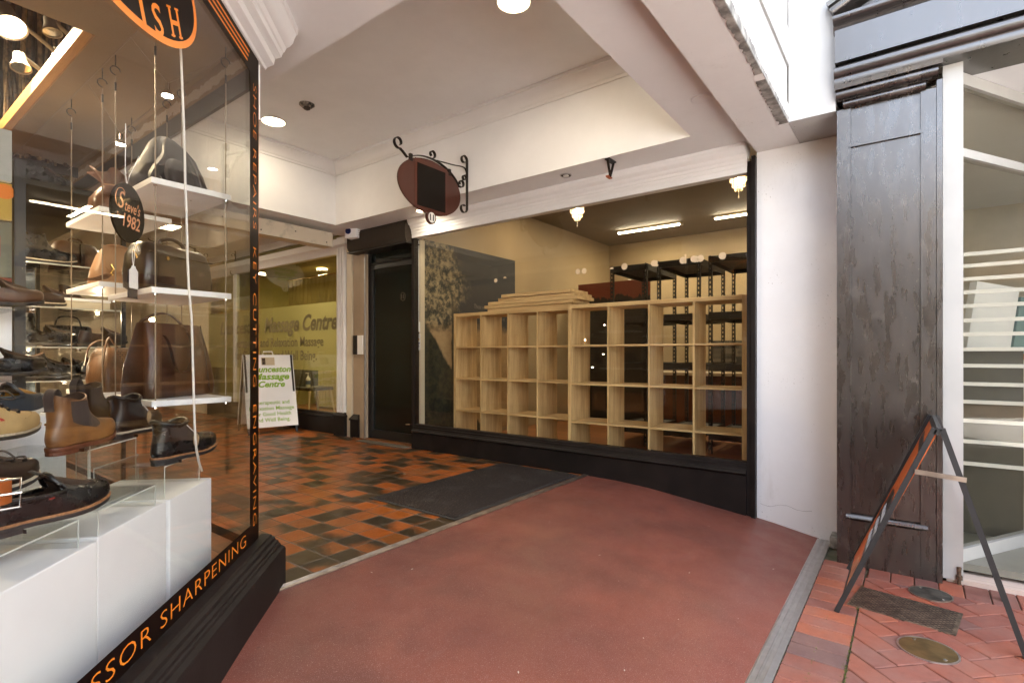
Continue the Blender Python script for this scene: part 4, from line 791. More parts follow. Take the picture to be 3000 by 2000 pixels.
rack('left black slotted steel rack, behind the join of the cube units', 2.99, 2.51); rack('middle black slotted steel rack behind the right cube unit', 2.385, 1.88); rack('right black slotted steel rack, nearest the window post', 1.79, 1.34)
# back of the shop
t = thing('sunset_picture', 'tall dark partition printed with hills under a red sky, behind the left steel rack', 'printed partition', (8.0, 3.9, 1.2)); bm = NB(); box(bm, 8.0, 8.03, 3.30, 4.60, .0, 2.32)
k = NT('sunset_print'); v = k.coord(); s = k.sep(v); h = k.math('ADD', .58, k.math('MULTIPLY', k.noise(k.comb(0., k.math('MULTIPLY', s[1], 3.), 0.), 1.3, 6, .7), .55)); k.set(Base_Color=k.mix(k.smooth(k.math('SUBTRACT', s[2], h), -.01, .02), (.012, .009, .006), (.16, .03, .01)), Roughness=.6); M['sunset'] = k.m; obj('print', bm, 'sunset', t)
t = thing('shop_counter', 'red brown wooden counter at the back of the empty shop', 'counter', (8.6, 1.9, 0)); bm = NB(); box(bm, 8.3, 8.9, .8, 3.6, 0, .78); obj('body', bm, mat('red_brown_veneer', (.10, .032, .011), .45, var=.15), t); bm = NB(); rbox(bm, 8.22, 8.95, .75, 3.65, .781, .83, .006); obj('worktop', bm, mat('pale_worktop', (.5, .42, .3), .4), t)
k = NT('slate_cladding'); v = k.coord(); s = k.sep(v); rw = k.math('FLOOR', k.math('DIVIDE', s[2], .045)); r = k.rnd(k.comb(k.math('FLOOR', k.math('ADD', k.math('DIVIDE', s[1], .22), k.math('MULTIPLY', k.rnd(k.comb(rw, 1.))[0], 5.))), rw)); k.set(Base_Color=k.mix(r[0], (.012, .010, .008), (.10, .08, .055)), Roughness=.6); M['slate'] = k.m
for y0_, y1_, l in ((2.1, 2.75, 'dark slate clad panel behind the middle steel rack'), (1.05, 1.75, 'dark slate clad panel behind the right steel rack')):
    bm = NB(); box(bm, 9.45, 9.49, y0_, y1_, .84, 1.35); o = obj('slate_panel', bm, 'slate'); tag(o, l, 'wall panel', 'slate panels on the back wall')
t = thing('dark_doorway', 'tall dark doorway in the back wall of the empty shop', 'door', (9.48, 4.5, 0)); bm = NB(); box(bm, 9.46, 9.499, 4.40, 4.74, 0, 2.1); obj('door_leaf', bm, 'black', t)
# fluorescent battens, chandeliers, downlights
LEDC = (1, .83, .55)
for y0_, y1_, l in ((2.97, 4.04, 'lit LED batten on the shop ceiling, left of the two'), (1.35, 2.41, 'lit LED batten on the shop ceiling, right of the two')):
    t = thing('led_batten', l, 'ceiling light', (8.47, (y0_+y1_)/2, 3.26), 0, 'LED battens in the empty shop'); bm = NB(); box(bm, 8.40, 8.56, y0_-.02, y1_+.02, 3.225, 3.261); obj('housing', bm, 'creampost', t); bm = NB(); rbox(bm, 8.40, 8.435, y0_, y1_, 3.20, 3.224, .006); obj('tube', bm, 'led', t); lamp('AREA', (8.42, (y0_+y1_)/2, 3.18), 3., LEDC, 1.0, (8.42, (y0_+y1_)/2, 0), size_y=.06)
M['crystal'] = emit('lit_crystal_beads', (1, .84, .58), .05); M['crystal'].node_tree.nodes['Principled BSDF'].inputs['Roughness'].default_value = .1
def bead(bm, p, r, l): 
    v = [bm.verts.new(p+q) for q in (Vector((r, 0, 0)), Vector((0, r, 0)), Vector((-r, 0, 0)), Vector((0, -r, 0)))]; a, b = bm.verts.new(p+Z*l), bm.verts.new(p-Z*l)
    for i in range(4): bm.faces.new((v[i], v[(i+1) % 4], a)); bm.faces.new((v[(i+1) % 4], v[i], b))
def chandelier(p, label):
    t = thing('crystal_pendant', label, 'pendant lamp', tuple(p), 0, 'crystal pendants in the empty shop'); bm = NB()
    for ring, n, top, ln in ((.08, 18, .17, 6), (.058, 14, .17, 9), (.034, 8, .17, 11), (.0, 1, .17, 15)):
        for i in range(n):
            a = 2*PI*i/n+ring*9
            for q in range(ln): bead(bm, p+Vector((ring*math.cos(a), ring*math.sin(a), top-q*.0185)), .0055 if q < ln-1 else .008, .008 if q < ln-1 else .014)
    obj('crystals', bm, 'crystal', t, clean=False); bm = NB(); lathe(bm, [(.086, .18), (.086, .2), (.07, .205)], Matrix.Translation(p), 28); tube(bm, [p+Z*.2, Vector((p.x, p.y, 3.262))], .008, 8); obj('canopy', bm, 'chrome', t)
    bm = NB(); lathe(bm, [(.004, .06), (.018, .075), (.02, .11), (.012, .15)], Matrix.Translation(p), 14); obj('bulb', bm, 'warm2', t); lamp('POINT', p+Z*.09, 1.3, (1, .70, .36), .03)
chandelier(at_x(1691, 640, 5.5), 'lit crystal pendant in the shop, left of the two'); chandelier(at_x(2164, 552, 5.5), 'lit crystal pendant in the shop, right of the two by the window post')
for x, y, l in ((6.3, 3.9, 'lit downlight in the empty shop ceiling over the mural'), (6.6, 1.4, 'lit downlight in the empty shop ceiling over the right racks')):
    downlight((x, y, 3.26), .06, l, True, 'downlights in the empty shop'); lamp('AREA', (x, y, 3.24), 1.2, (1, .76, .44), .12, (x, y, 0))
# ================================================================== corner shop on the left: splayed front glass, plinth, film bands
ls = thing('corner_shopfront', 'splayed shoe repair shop window with black and orange lettered bands', 'shopfront', (GX, GY, 0)); ZT = 2.485; SL = -3.3
bm = NB(); prism(bm, [(0, -.25), (.112, -.25), (.112, .165), (.107, .175), (.090, .183), (.087, .192), (.080, .196), (.078, .205), (.066, .21), (.062, .222), (.05, .228), (.045, .236), (.02, .2385), (0, .239)], gp(SL, 0), gp(.055, 0), N45, Z); obj('plinth', bm, 'blackpaint', ls, smooth=30)
bm = NB(); prism(bm, [(0, -.02), (.04, -.02), (.04, .20), (.02, .225), (0, .239)], (GX-.03, GY+.06, 0), (GX-.03, 7.6, 0), X, Z); obj('side_plinth', bm, 'blackpaint', ls)
def gq(bm, s0, s1, z0, z1, o=.0055): bm.faces.new([bm.verts.new(p) for p in (gp(s0, z0, o), gp(s1, z0, o), gp(s1, z1, o), gp(s0, z1, o))])
bm = NB(); prism(bm, [(SL, .24), (0, .24), (0, ZT), (SL, ZT)], gp(0, 0, -.004), gp(0, 0, .004), D45, Z); obj('front_pane', bm, 'glass', ls)
bm = NB(); box(bm, GX-.008, GX-.001, GY+.012, 7.6, .24, 2.372); obj('side_pane', bm, 'glass', ls)
bm = NB(); gq(bm, SL, -.001, .24, .332); gq(bm, SL, -.001, 2.377, ZT); gq(bm, -.115, -.001, .333, 2.376); obj('film_band', bm, 'film', ls, clean=False)
bm = NB(); o_ = .0068
text(bm, 'SCISSOR SHARPENING', gp(-.17, .262, o_), D45, Z, w=1.22, h=.052, align='R', bold=-.012, thick=0, spacing=1.12); text(bm, 'SHOE REPAIRS', gp(-.078, 2.345, o_), -Z, D45, w=.665, h=.042, bold=-.014, thick=0, spacing=1.1)
text(bm, 'KEY CUTTING', gp(-.078, 1.595, o_), -Z, D45, w=.64, h=.042, bold=-.014, thick=0, spacing=1.1); text(bm, 'ENGRAVING', gp(-.078, .872, o_), -Z, D45, w=.555, h=.042, bold=-.014, thick=0, spacing=1.1)
for i in range(3): z = 2.404+i*.024; gq(bm, SL, -.15+.012*i, z, z+.010, o_)
gq(bm, -.002, .0005, .333, 2.376, o_)
obj('orange_lettering', bm, 'orange', ls, clean=False)
bm = NB(); c = gp(-1.147, 2.26, .0058); disc(bm, c, D45, Z, .505, .238, 64); obj('oval_border', bm, 'orange', ls, clean=False); bm = NB(); disc(bm, c+N45*.0008, D45, Z, .482, .216, 64); obj('oval_badge', bm, 'film', ls, clean=False)
bm = NB()
for ch_, ww, sc, zc_ in (('I', .020, -.985, 2.078), ('S', .056, -.905, 2.112), ('H', .066, -.800, 2.168)):
    an = math.radians(24); rt = D45*math.cos(an)+Z*math.sin(an); up_ = -D45*math.sin(an)+Z*math.cos(an); o0 = c+D45*(sc+1.147)+Z*(zc_-2.26)+N45*.0017
    text(bm, ch_, o0-up_*.042, rt, up_, w=ww, h=.084, align='C', bold=.012, thick=0)
    for sx, wd_ in {'I': ((0, .03),), 'H': ((-.027, .028), (.027, .028)), 'S': ()}[ch_]:
        for sy in (-.042, .037): bm.faces.new([bm.verts.new(o0+rt*(sx+a*wd_/2)+up_*(sy+b_)) for a, b_ in ((-1, 0), (1, 0), (1, .006), (-1, .006))])
obj('badge_lettering', bm, 'orange', ls, clean=False)
bm = NB(); box(bm, GX-.008, GX+.01, GY+.012, 7.6, 2.376, 2.474); obj('side_header', bm, 'black', ls)
k = NT('torn_paint_band'); v = k.coord(); s = k.sep(v); w = k.math('ADD', s[2], k.math('MULTIPLY', k.math('SUBTRACT', k.noise(v, 9, 4, .7), .5), .10)); f = k.math('MULTIPLY', k.smooth(w, 2.49, 2.496), k.smooth(w, 2.545, 2.55, 1., 0.)); k.set(Base_Color=k.mix(f, (.28, .19, .10), (.50, .42, .32)), Roughness=.7); M['torn'] = k.m
bm = NB(); box(bm, GX-.006, GX+.012, GY+.012, 7.6, 2.4745, 2.69); o = obj('torn_paint_header', bm, 'torn', ls); o.data.transform(Matrix.Translation(ls.location)); o.location = -Vector(ls.location)
ent = [(-.05, ZT+.003), (.012, ZT+.003), (.018, 2.50), (.05, 2.515), (.055, 2.545), (.085, 2.555), (.09, 2.575), (.098, 2.58), (.108, 2.60), (.125, 2.61), (.14, 2.628), (.146, 2.65), (.155, 2.668), (.162, 2.672), (.164, 2.699), (-.05, 2.699)]
bm = NB(); prism(bm, ent, gp(SL, 0), gp(.08, 0), N45, Z); obj('entablature', bm, 'trimwhite', ls, smooth=25)
bm = NB(); box(bm, GX+.001, GX+.02, GY+.014, GY+.05, 2.22, 2.48); obj('cable_cover', bm, 'trimwhite', ls)
# shell of the shop
lr = thing('shoe_shop_interior', 'warm timber lined interior of the shoe repair shop', 'room', (-1, 5, 0))
bm = NB(); prism(bm, [(GX-.05, GY-.0), (GX-.012, 3.0), (-3, 3.0), (-3, GC-3.05)], (0, 0, 2.575), (0, 0, 2.60), X, Y); box(bm, .78, GX-.012, 3.0005, 7.6, 2.575, 2.60); obj('window_ceiling', bm, 'tan_ceiling', lr)
bm = NB(); prism(bm, [(-.03, -.012), (.0, -.03), (.02, -.02), (.022, .05), (-.03, .06)], (.77, 3.0, 2.60), (.77, 7.5, 2.60), X, Z); obj('timber_trim', bm, 'timber', lr, smooth=50)
bm = NB(); box(bm, -3.2, -3.0, -2, 7.7, 0, 3.9); box(bm, -3.2, 1.25, 7.62, 7.7, 0, 3.9); box(bm, -3.0, 1.25, 2.9, 2.96, 2.605, 3.9); box(bm, 1.20, 1.256, 2.97, 7.61, 2.695, 3.9); obj('wall', bm, mat('warm_shop_wall', (.20, .15, .085), .7), lr); bm = NB(); box(bm, -3.2, 1.25, 2.9, 7.7, 3.9, 4.0); obj('upper_ceiling', bm, mat('dark_upper_ceiling', (.10, .07, .045), .8), lr)
bm = NB(); prism(bm, [(GX-.06, GY+.08), (GX-.06, 7.6), (-3, 7.6), (-3, GC-3+.1)], (0, 0, .19), (0, 0, .215), X, Y); obj('window_floor', bm, 'floorwood', lr)
tw = thing('twig_wall', 'wall of upright brown sticks above the shoe shop window', 'wall', (-.5, 5.2, 2.6)); random.seed(11); bm = NB(); bm2 = NB(); bm3 = NB()
for i in range(190):
    x = -2.2+3.4*i/190+random.uniform(-.01, .01); z0 = 2.55+random.choice((0, 0, random.uniform(.0, .5))); q = random.choice((bm, bm, bm2, bm3)); yy = 5.2+random.uniform(-.03, .03); tube(q, [(x, yy, z0), (x+random.uniform(-.02, .02), yy+random.uniform(-.02, .02), 3.2), (x+random.uniform(-.04, .04), yy, 3.89)], random.uniform(.006, .015), 6)
obj('sticks', bm, mat('brown_sticks', (.13, .075, .035), .7, var=.4, vs=30), tw, smooth=70); obj('sticks', bm2, mat('pale_sticks', (.36, .25, .14), .7, var=.3, vs=30), tw, smooth=70); obj('sticks', bm3, mat('dark_sticks', (.05, .03, .018), .7, var=.3, vs=30), tw, smooth=70)
bm = NB(); box(bm, -2.3, 1.25, 5.24, 5.26, 2.5, 3.895); obj('backing_board', bm, mat('twig_backing', (.03, .02, .013), .9), tw)
HAL = (1, .78, .50); M['spotmetal'] = mat('satin_grey_spotlight', (.30, .28, .25), .4, .6)
for (px, py), tgt, lab, e in (((22, 60), (.9, 2.9, 1.2), 'silver spotlight at the top left corner of the photo, shining at the window', 34), ((60, 185), (.7, 3.4, 1.0), 'silver spotlight below the top left one, on a jointed arm', 26), ((150, 80), (1.0, 3.6, 1.3), 'silver spotlight right of the corner one, in front of the sticks', 30)):
    p = at_y(px, py, 4.0); p = p+Vector((0, 0, 0)); t = thing('spotlight', lab, 'spotlight', tuple(p), 0, 'spotlights of the shoe shop window'); d = (Vector(tgt)-p).normalized(); q = Z.rotation_difference(d).to_matrix().to_4x4(); m = Matrix.Translation(p) @ q
    k_ = 1. if px < 40 else .62; m = m @ Matrix.Scale(k_, 4); bm = NB(); lathe(bm, [(.03, -.10), (.045, -.09), (.05, -.02), (.075, .05), (.078, .06), (.07, .058)], m, 24, cap=False); disc(bm, p-d*.1*k_, q @ X, q @ Y, .03*k_); obj('head', bm, 'spotmetal', t, smooth=50); bm = NB(); disc(bm, p+d*.05*k_, q @ X, q @ Y, .068*k_); obj('lens', bm, 'warm2' if px < 40 else 'chrome', t); bm = NB(); tube(bm, [p-d*.06, p+Vector((.14, .12, .03)), p+Vector((.26, .2, .0))], .012, 8); lathe(bm, [(.05, -.03), (.05, .03)], Matrix.Translation(p+Vector((.27, .21, -.01))) @ Matrix.Rotation(PI/2, 4, 'Y'), 18); obj('arm', bm, 'spotmetal', t, smooth=40); lamp('SPOT', p+d*.07, e*.11, HAL, .06, tgt, 100)
for (px, py), y, lab in (((491, 282), 2.81, 'chrome halogen lamp on the wire, right of the two'), ((354, 425), 3.47, 'chrome halogen lamp on the wire, left of the two')):
    p = at_y(px, py, y); t = thing('halogen_lamp', lab, 'halogen lamp', tuple(p), 0, 'halogen lamps on the window wire'); m = Matrix.Translation(p)
    bm = NB(); lathe(bm, [(.026, 0), (.024, .012), (.014, .026), (.009, .03), (.009, .06), (.004, .062)], m, 20, cap=False); obj('reflector', bm, 'chrome', t, smooth=50); bm = NB(); disc(bm, p+Z*.002, X, Y, .022); obj('lens', bm, 'hal', t); bm = NB(); tube(bm, [p+Z*.06, Vector((p.x-.14, p.y+.03, 2.55))], .0018, 5); tube(bm, [p+Z*.06, Vector((p.x+.17, p.y+.0, 2.54))], .0018, 5); obj('lead', bm, 'steelcable', t); lamp('SPOT', p-Z*.005, .3, HAL, .02, p-Z, 120)
bm = NB(); tube(bm, [(.87, 2.55, 2.552), (.87, 6.5, 2.552)], .0016, 5); tube(bm, [(1.185, 2.5, 2.54), (1.185, 6.5, 2.54)], .0016, 5); t = obj('tension_wire', bm, 'steelcable'); tag(t, 'pair of thin steel lamp wires stretched under the shoe window ceiling', 'wire')
for x, y in ((-1.2, 4.2), (-.4, 6.2), (.3, 4.4)): t = thing('ceiling_lamp', {4.2: 'lit lamp over the left of the shoe shop', 6.2: 'lit lamp at the back of the shoe shop', 4.4: 'lit lamp above the shoe cabinet'}[y], 'ceiling lamp', (x, y, 3.2), 0, 'lamps inside the shoe shop'); bm = NB(); tube(bm, [(x, y, 3.2), (x, y, 3.9)], .008, 6); lathe(bm, [(.03, .12), (.06, .02), (.07, 0)], Matrix.Translation((x, y, 3.1)), 20, cap=False); obj('shade', bm, 'chrome', t); bm = NB(); disc(bm, (x, y, 3.11), X, Y, .055); obj('lens', bm, 'warm2', t); lamp('AREA', (x, y, 3.09), 8, HAL, .15, (x+.2, y-.1, 0))
# ------------------------------------------------------------------ hanging shelves on cables
def hang_shelf(x0, x1, y0, y1, z, label, group='white shelves hung on steel cables'):
    t = thing('hanging_shelf', label, 'shelf', (x0, y0, z), 0, group); bm = NB(); rbox(bm, x0, x1, y0, y1, z-.026, z, .003); obj('board', bm, 'whitebox', t)
    for x in (x0+.02, x1-.02):
        for y in (y0+.015, y1-.02): bm = NB(); lathe(bm, [(.008, -.034), (.008, -.026)], Matrix.Translation((x, y, z)), 8); obj('cable_clamp', bm, 'chrome', t)
hang_shelf(.87, 1.205, 2.60, 3.14, 1.868, 'white hung shelf carrying the charcoal bag, right of the round black sign'); hang_shelf(.87, 1.205, 3.30, 3.88, 1.862, 'white hung shelf carrying the ruffled brown pouch')
hang_shelf(.87, 1.205, 2.60, 3.16, 1.395, 'white hung shelf carrying the dark brown briefcase'); hang_shelf(.87, 1.205, 3.30, 3.88, 1.478, 'white hung shelf carrying the tan tasselled handbag')
hang_shelf(.87, 1.205, 2.60, 3.16, .902, 'white hung shelf carrying the large brown tote bag'); hang_shelf(.87, 1.205, 3.30, 3.88, .905, 'white hung shelf carrying the woven bag')
for ya, yb, zb, l in ((2.60, 3.14, .87, 'near'), (3.30, 3.88, .87, 'far')):
    for x in (.89, 1.185):
        for y in (ya+.015, yb-.02):
            t = thing('hanging_cable', f"steel hanging cable at the {'left' if x < 1 else 'right'} {'front' if y < (ya+yb)/2 else 'rear'} corner of the {l} shelves", 'cable', (x, y, zb), 0, 'cables carrying the window shelves'); bm = NB(); tube(bm, [(x, y, zb), (x, y, 2.47)], .0028, 6); obj('wire', bm, 'steelcable', t); bm = NB(); lathe(bm, [(.005, 2.40), (.005, 2.44)], Matrix.Translation((x, y, 0)), 8); tube(bm, scroll((x, y, 2.50), .022, -PI/2, -.75, 12, right=X, shrink=.1), .0028, 6); tube(bm, [(x, y, 2.525), (x, y, 2.575)], .0028, 6); obj('hook', bm, 'iron', t)
# ------------------------------------------------------------------ white display boxes along the glass
for s0, s1, zt, l in ((-.595, -.24, .583, 'white display box at the right end, nearest the window corner'), (-.987, -.601, .583, 'white display box second from the window corner, with clear riser'), (-1.34, -.993, .578, 'white display box under the black front shoe'), (-1.75, -1.346, .572, 'white display box at the left edge of the photo')):
    t = thing('display_box', l, 'display box', tuple(gp((s0+s1)/2, .216, -.3)), 0, 'white display boxes along the shoe window')
    W[t.name] = Matrix.Translation(t.location); bm = NB(); m = Matrix(((D45.x, -N45.x, 0, GX), (D45.y, -N45.y, 0, GY), (0, 0, 1, 0), (0, 0, 0, 1))); rbox(bm, s0+.004, s1-.004, .105+(.006 if 'second' in l else 0), .46, .217, zt, .004, m); obj('body', bm, 'whitebox', t)
def riser(s0, s1, n0, n1, z0, z1, label):
    """clear bent sheet: a top and two legs, standing along the glass"""
    t = thing('acrylic_riser', label, 'display riser', tuple(gp((s0+s1)/2, z0, -(n0+n1)/2)), 0, 'clear acrylic risers in the shoe window'); W[t.name] = Matrix.Translation(t.location); m = Matrix(((D45.x, -N45.x, 0, GX), (D45.y, -N45.y, 0, GY), (0, 0, 1, 0), (0, 0, 0, 1))); q = .004
    bm = NB(); box(bm, s0, s1, n0, n1, z1-q, z1, m); box(bm, s0, s0+q, n0, n1, z0, z1-q, m); box(bm, s1-q, s1, n0, n1, z0, z1-q, m); obj('sheet', bm, 'acrylic', t)
    bm = NB()
    for n_ in (n0-.0012, n1+.0002): box(bm, s0, s1, n_, n_+.001, z1-q, z1, m); box(bm, s0, s0+q, n_, n_+.001, z0, z1-q, m); box(bm, s1-q, s1, n_, n_+.001, z0, z1-q, m)
    obj('polished_edge', bm, 'acrylic_edge', t)
riser(-.58, -.30, .13, .36, .584, .70, 'clear riser under the black ankle boot'); riser(-.97, -.66, .12, .34, .584, .655, 'low clear riser in the middle of the white boxes'); riser(-1.60, -1.05, .12, .40, .58, .655, 'clear riser under the black front shoe'); riser(-1.12, -.60, .36, .56, .584, .79, 'tall clear riser under the brown chelsea boot'); riser(-.58, -.28, .38, .60, .584, .765, 'tall clear riser under the dark brown ankle boot'); riser(-1.5, -1.13, .46, .68, .584, .82, 'tall clear riser under the tan lace up boot')
# ------------------------------------------------------------------ shoes
def leather(name, col, rough=.35, var=.25, vs=9, col2=None, coat=.2): return mat(name, col, rough, 0, var, vs, .12, 140, 1.5, coat, col2, rvar=.08)
M['lth_black'] = leather('black_leather', (.007, .006, .006), .30, coat=0.); M['lth_dkbrown'] = leather('dark_brown_leather', (.026, .011, .006), .36, coat=0.); M['lth_tan'] = leather('tan_oiled_leather', (.24, .105, .028), .42, .3, 7, (.085, .034, .012)); M['lth_nubuck'] = leather('pale_nubuck', (.52, .35, .15), .85, .1, 10, None, 0.)
M['lth_navy'] = leather('navy_leather', (.035, .047, .062), .45); M['lth_brown'] = leather('brown_leather', (.085, .033, .014), .38); M['elastic'] = mat('brown_elastic', (.045, .030, .024), .9, var=.1, bump=.4, bs=300); M['elastic_b'] = mat('dark_elastic', (.035, .025, .020), .9, bump=.4, bs=300)
M['sole_dark'] = mat('dark_rubber_sole', (.022, .020, .020), .6); M['sole_red'] = mat('red_brown_sole', (.12, .035, .014), .45); M['sole_white'] = mat('white_sole', (.62, .60, .54), .6); M['welt_tan'] = mat('stitched_tan_welt', (.36, .17, .07), .55, var=.2, vs=120); M['welt_pale'] = mat('pale_welt', (.62, .52, .38), .6, var=.15, vs=120); M['lining'] = mat('shoe_lining', (.05, .025, .012), .85); M['lace'] = mat('brown_lace', (.06, .045, .035), .9); M['cork'] = mat('cork_tag', (.42, .28, .15), .8, var=.2, vs=60); M['redtab'] = mat('red_tab', (.45, .03, .02), .6); M['yellowlining'] = mat('mustard_lining', (.42, .20, .02), .7)
def lerp_tab(tab, z):
    if z <= tab[0][0]: return tab[0][1]
    for (a, b), (c, d) in zip(tab, tab[1:]):
        if z <= c: return b+(d-b)*(z-a)/(c-a)
    return tab[-1][1]
TOP = {'boot': .150, 'high': .20, 'low': .072}
def shoe(name, label, cat, loc, rz, L=.29, kind='boot', up='lth_black', sole='sole_dark', welt=None, extras=(), heel=.022, elastic='elastic_b', group=None, tall=None, toe=1., simple=False):
    t = thing(name, label, cat, tuple(loc), rz, group); kx = L/.29; top = tall or TOP[kind]; st = .016+(.010 if heel > .0 else .0)
    X1 = [(0, .288), (.012, .292), (.03, .290), (.042, .283), (.052, .268), (.060, .235), (.068, .205), (.078, .178), (.092, .156), (.108, .143), (.13, .134), (.155, .130), (.21, .136)]
    X0 = [(0, .006), (.02, .0), (.05, .004), (.08, .014), (.11, .014), (.15, .006), (.21, .0)]
    HW = [(0, .0475), (.012, .050), (.03, .049), (.05, .045), (.07, .041), (.10, .040), (.15, .044), (.21, .049)]
    def Sf(th, z, off=0.):
        x0, x1 = lerp_tab(X0, z)-off, lerp_tab(X1, z)+off; c = math.cos(th); s_ = math.sin(th); cx, a = (x0+x1)/2, (x1-x0)/2
        xx = cx+a*math.copysign(abs(c)**.82, c); q = (xx-x0)/(x1-x0); w = lerp_tab(HW, z)+off
        low = max(0., 1-z/.075); sh = 1-low*(.30*math.exp(-((q-.33)/.20)**2)+.16*max(0, .18-q)/.18)
        yy = w*math.copysign(abs(s_)**(.9 if q < .6 else .78), s_)*sh+.010*low*math.sin(PI*min(1, max(0, q)))*(.6)
        sp = .020*max(0., (xx/.29-.62)/.38)**2
        return Vector((xx*kx, yy*(.9+.1*kx), st+z+sp*(1 if z < .08 else 0)))
    NT_, NZ = 36, 15
    def ztop(th):
        if kind == 'low': c = math.cos(th); return .058+.050*max(0, c)**2.2+.022*max(0, -c)**2
        return top+.012*abs(math.cos(th))-.010*abs(math.sin(th))
    def patch(ths, f0, f1, off, nm, m_, both=True, nt=10, nz=10):
        bm = NB()
        for sg in ((1, -1) if both else (1,)):
            g = [[bm.verts.new(Sf(sg*(ths[0]+(ths[1]-ths[0])*i/nt), (f0(i/nt) if callable(f0) else f0)+((f1(i/nt) if callable(f1) else f1)-(f0(i/nt) if callable(f0) else f0))*j/nz, off)) for i in range(nt+1)] for j in range(nz+1)]
            for r0, r1 in zip(g, g[1:]):
                for i in range(nt): bm.faces.new((r0[i], r0[i+1], r1[i+1], r1[i]))
        return obj(nm, bm, m_, t, local=True, smooth=80)
    bm = NB(); rings = []
    for j in range(NZ+1):
        f = (j/NZ)**1.15; rings.append([bm.verts.new(Sf(2*PI*i/NT_, ztop(2*PI*i/NT_)*f)) for i in range(NT_)])
    loft(bm, rings, True, False)
    rin = [[bm.verts.new(Sf(2*PI*i/NT_, ztop(2*PI*i/NT_)-dz, -.004)) for i in range(NT_)] for dz in (0, .03)]
    loft(bm, [rings[-1], rin[0]], False, False); obj('upper', bm, up, t, local=True, smooth=75, clean=True)
    bm = NB(); a = [bm.verts.new(Sf(2*PI*i/NT_, ztop(2*PI*i/NT_)-.0005, -.0042)) for i in range(NT_)]; b = [bm.verts.new(Sf(2*PI*i/NT_, max(.03, ztop(2*PI*i/NT_)-.05), -.007)) for i in range(NT_)]; loft(bm, [a, b], False, True); obj('lining', bm, 'yellowlining' if 'mustard' in extras else 'lining', t, local=True, smooth=75)
    bm = NB(); r_ = []
    for z, o_ in ((-.016, .003), (-.012, .0055), (-.003, .006), (-.001, .005)): r_.append([bm.verts.new(Sf(2*PI*i/NT_, 0, o_)+Z*z) for i in range(NT_)])
    loft(bm, r_); obj('sole', bm, sole, t, local=True, smooth=50)
    if heel:
        bm = NB(); r_ = []
        for z in (-st, -.0155):
            ring = [Sf(2*PI*i/NT_, 0, .004) for i in range(NT_)]; r_.append([bm.verts.new(Vector((min(p.x, .085*kx), p.y, st+z))) for p in ring])
        loft(bm, r_); obj('heel', bm, sole, t, local=True)
    if welt:
        bm = NB(); r_ = []
        for z, o_ in ((-.0035, .0072), (.002, .0072), (.0035, .003)): r_.append([bm.verts.new(Sf(2*PI*i/NT_, 0, o_)+Z*z) for i in range(NT_)])
        loft(bm, r_, False, False); obj('welt', bm, welt, t, local=True, smooth=50)
    if simple: return t
    if 'elastic' in extras:
        patch((.95, 2.15), lambda u: .045+.03*abs(u-.5)*2, lambda u: top-.012, .0012, 'elastic_panel', elastic)
        patch((.90, .97), .05, top-.010, .002, 'stitched_edge', up, nt=2); patch((2.13, 2.20), .06, top-.010, .002, 'stitched_edge', up, nt=2)
    if 'pull' in extras:
        p = Sf(PI, top+.005); bm = NB(); tube(bm, curve([p+Vector((-.004, 0, -.045)), p+Vector((-.008, 0, .0)), p+Vector((.012, 0, .022)), p+Vector((.03, 0, -.0)), p+Vector((.02, 0, -.02))], 6), 0, flat=(.026, .004, Y)); obj('pull_tab', bm, elastic, t, local=True)
    if 'strap' in extras: patch((PI-.35, PI+.35), .06, .082, .003, 'heel_strap', up, both=False); bm = NB(); p = Sf(PI-.3, .071, .005); lathe(bm, [(.004, 0), (.003, .003)], Matrix.Translation(p) @ Matrix.Rotation(-PI/2, 4, 'X'), 10); obj('rivet', bm, 'brass', t, local=True)
    if 'collar' in extras:
        bm = NB(); tube(bm, [Sf(2*PI*i/24, ztop(2*PI*i/24)-.003, .001) for i in range(25)], .007, 8, cap=False); obj('padded_collar', bm, up, t, local=True, smooth=80)
    if 'toecap' in extras:
        bm = NB(); tube(bm, [Sf(th, .036+.02*math.cos(th), .0008) for th in [(-1.1+2.2*i/16) for i in range(17)]], .0016, 5); obj('toe_seam', bm, up, t, local=True)
    if 'cap' in extras: patch((-.95, .95), .002, lambda u: .050-.03*(2*u-1)**2, .0012, 'toe_cap', up, both=False, nt=16)
    if 'tag' in extras:
        p = Sf(-1.15, .075, .012); bm = NB(); disc(bm, p-Z*.025, X, Z, .014, .026, 20, thick=.002); o = obj('cork_tag', bm, 'cork', t, local=True); bm = NB(); tube(bm, [p-Z*.002, Sf(-1.15, .11, .004)], .0012, 5); obj('tag_string', bm, 'whitevinyl', t, local=True)
    if 'redtab' in extras: patch((-1.60, -1.555), .046, .056, .002, 'red_tab', 'redtab', both=False, nt=2, nz=2)
    if 'laces' in extras:
        zl = [(.066, .6), (.078, .62), (.092, .66), (.108, .7), (.124, .72)] if kind != 'low' else [(.056, .5), (.064, .52), (.074, .56), (.086, .6)]
        bm = NB(); be = NB()
        for z, th in zl:
            a, b = Sf(-th, z, .003), Sf(th, z, .003); mid = Sf(0, z, .006)
            tube(bm, curve([a, (a+mid)/2+Vector((.004, 0, .004)), mid+Vector((.0, 0, .004)), (b+mid)/2+Vector((.004, 0, .004)), b], 4), .0032, 6)
            for e_ in (a, b): lathe(be, [(.006, -.002), (.006, .002)], Matrix.Translation(e_) @ Matrix.Rotation(PI/2, 4, 'X'), 10)
        p = Sf(0, zl[-1][0], .008); tube(bm, curve([p, p+Vector((.01, -.03, .015)), p+Vector((.03, -.045, -.01)), p+Vector((.02, -.02, -.012)), p], 5), .003, 6); tube(bm, curve([p, p+Vector((.01, .03, .015)), p+Vector((.03, .045, -.01)), p+Vector((.02, .02, -.012)), p], 5), .003, 6)
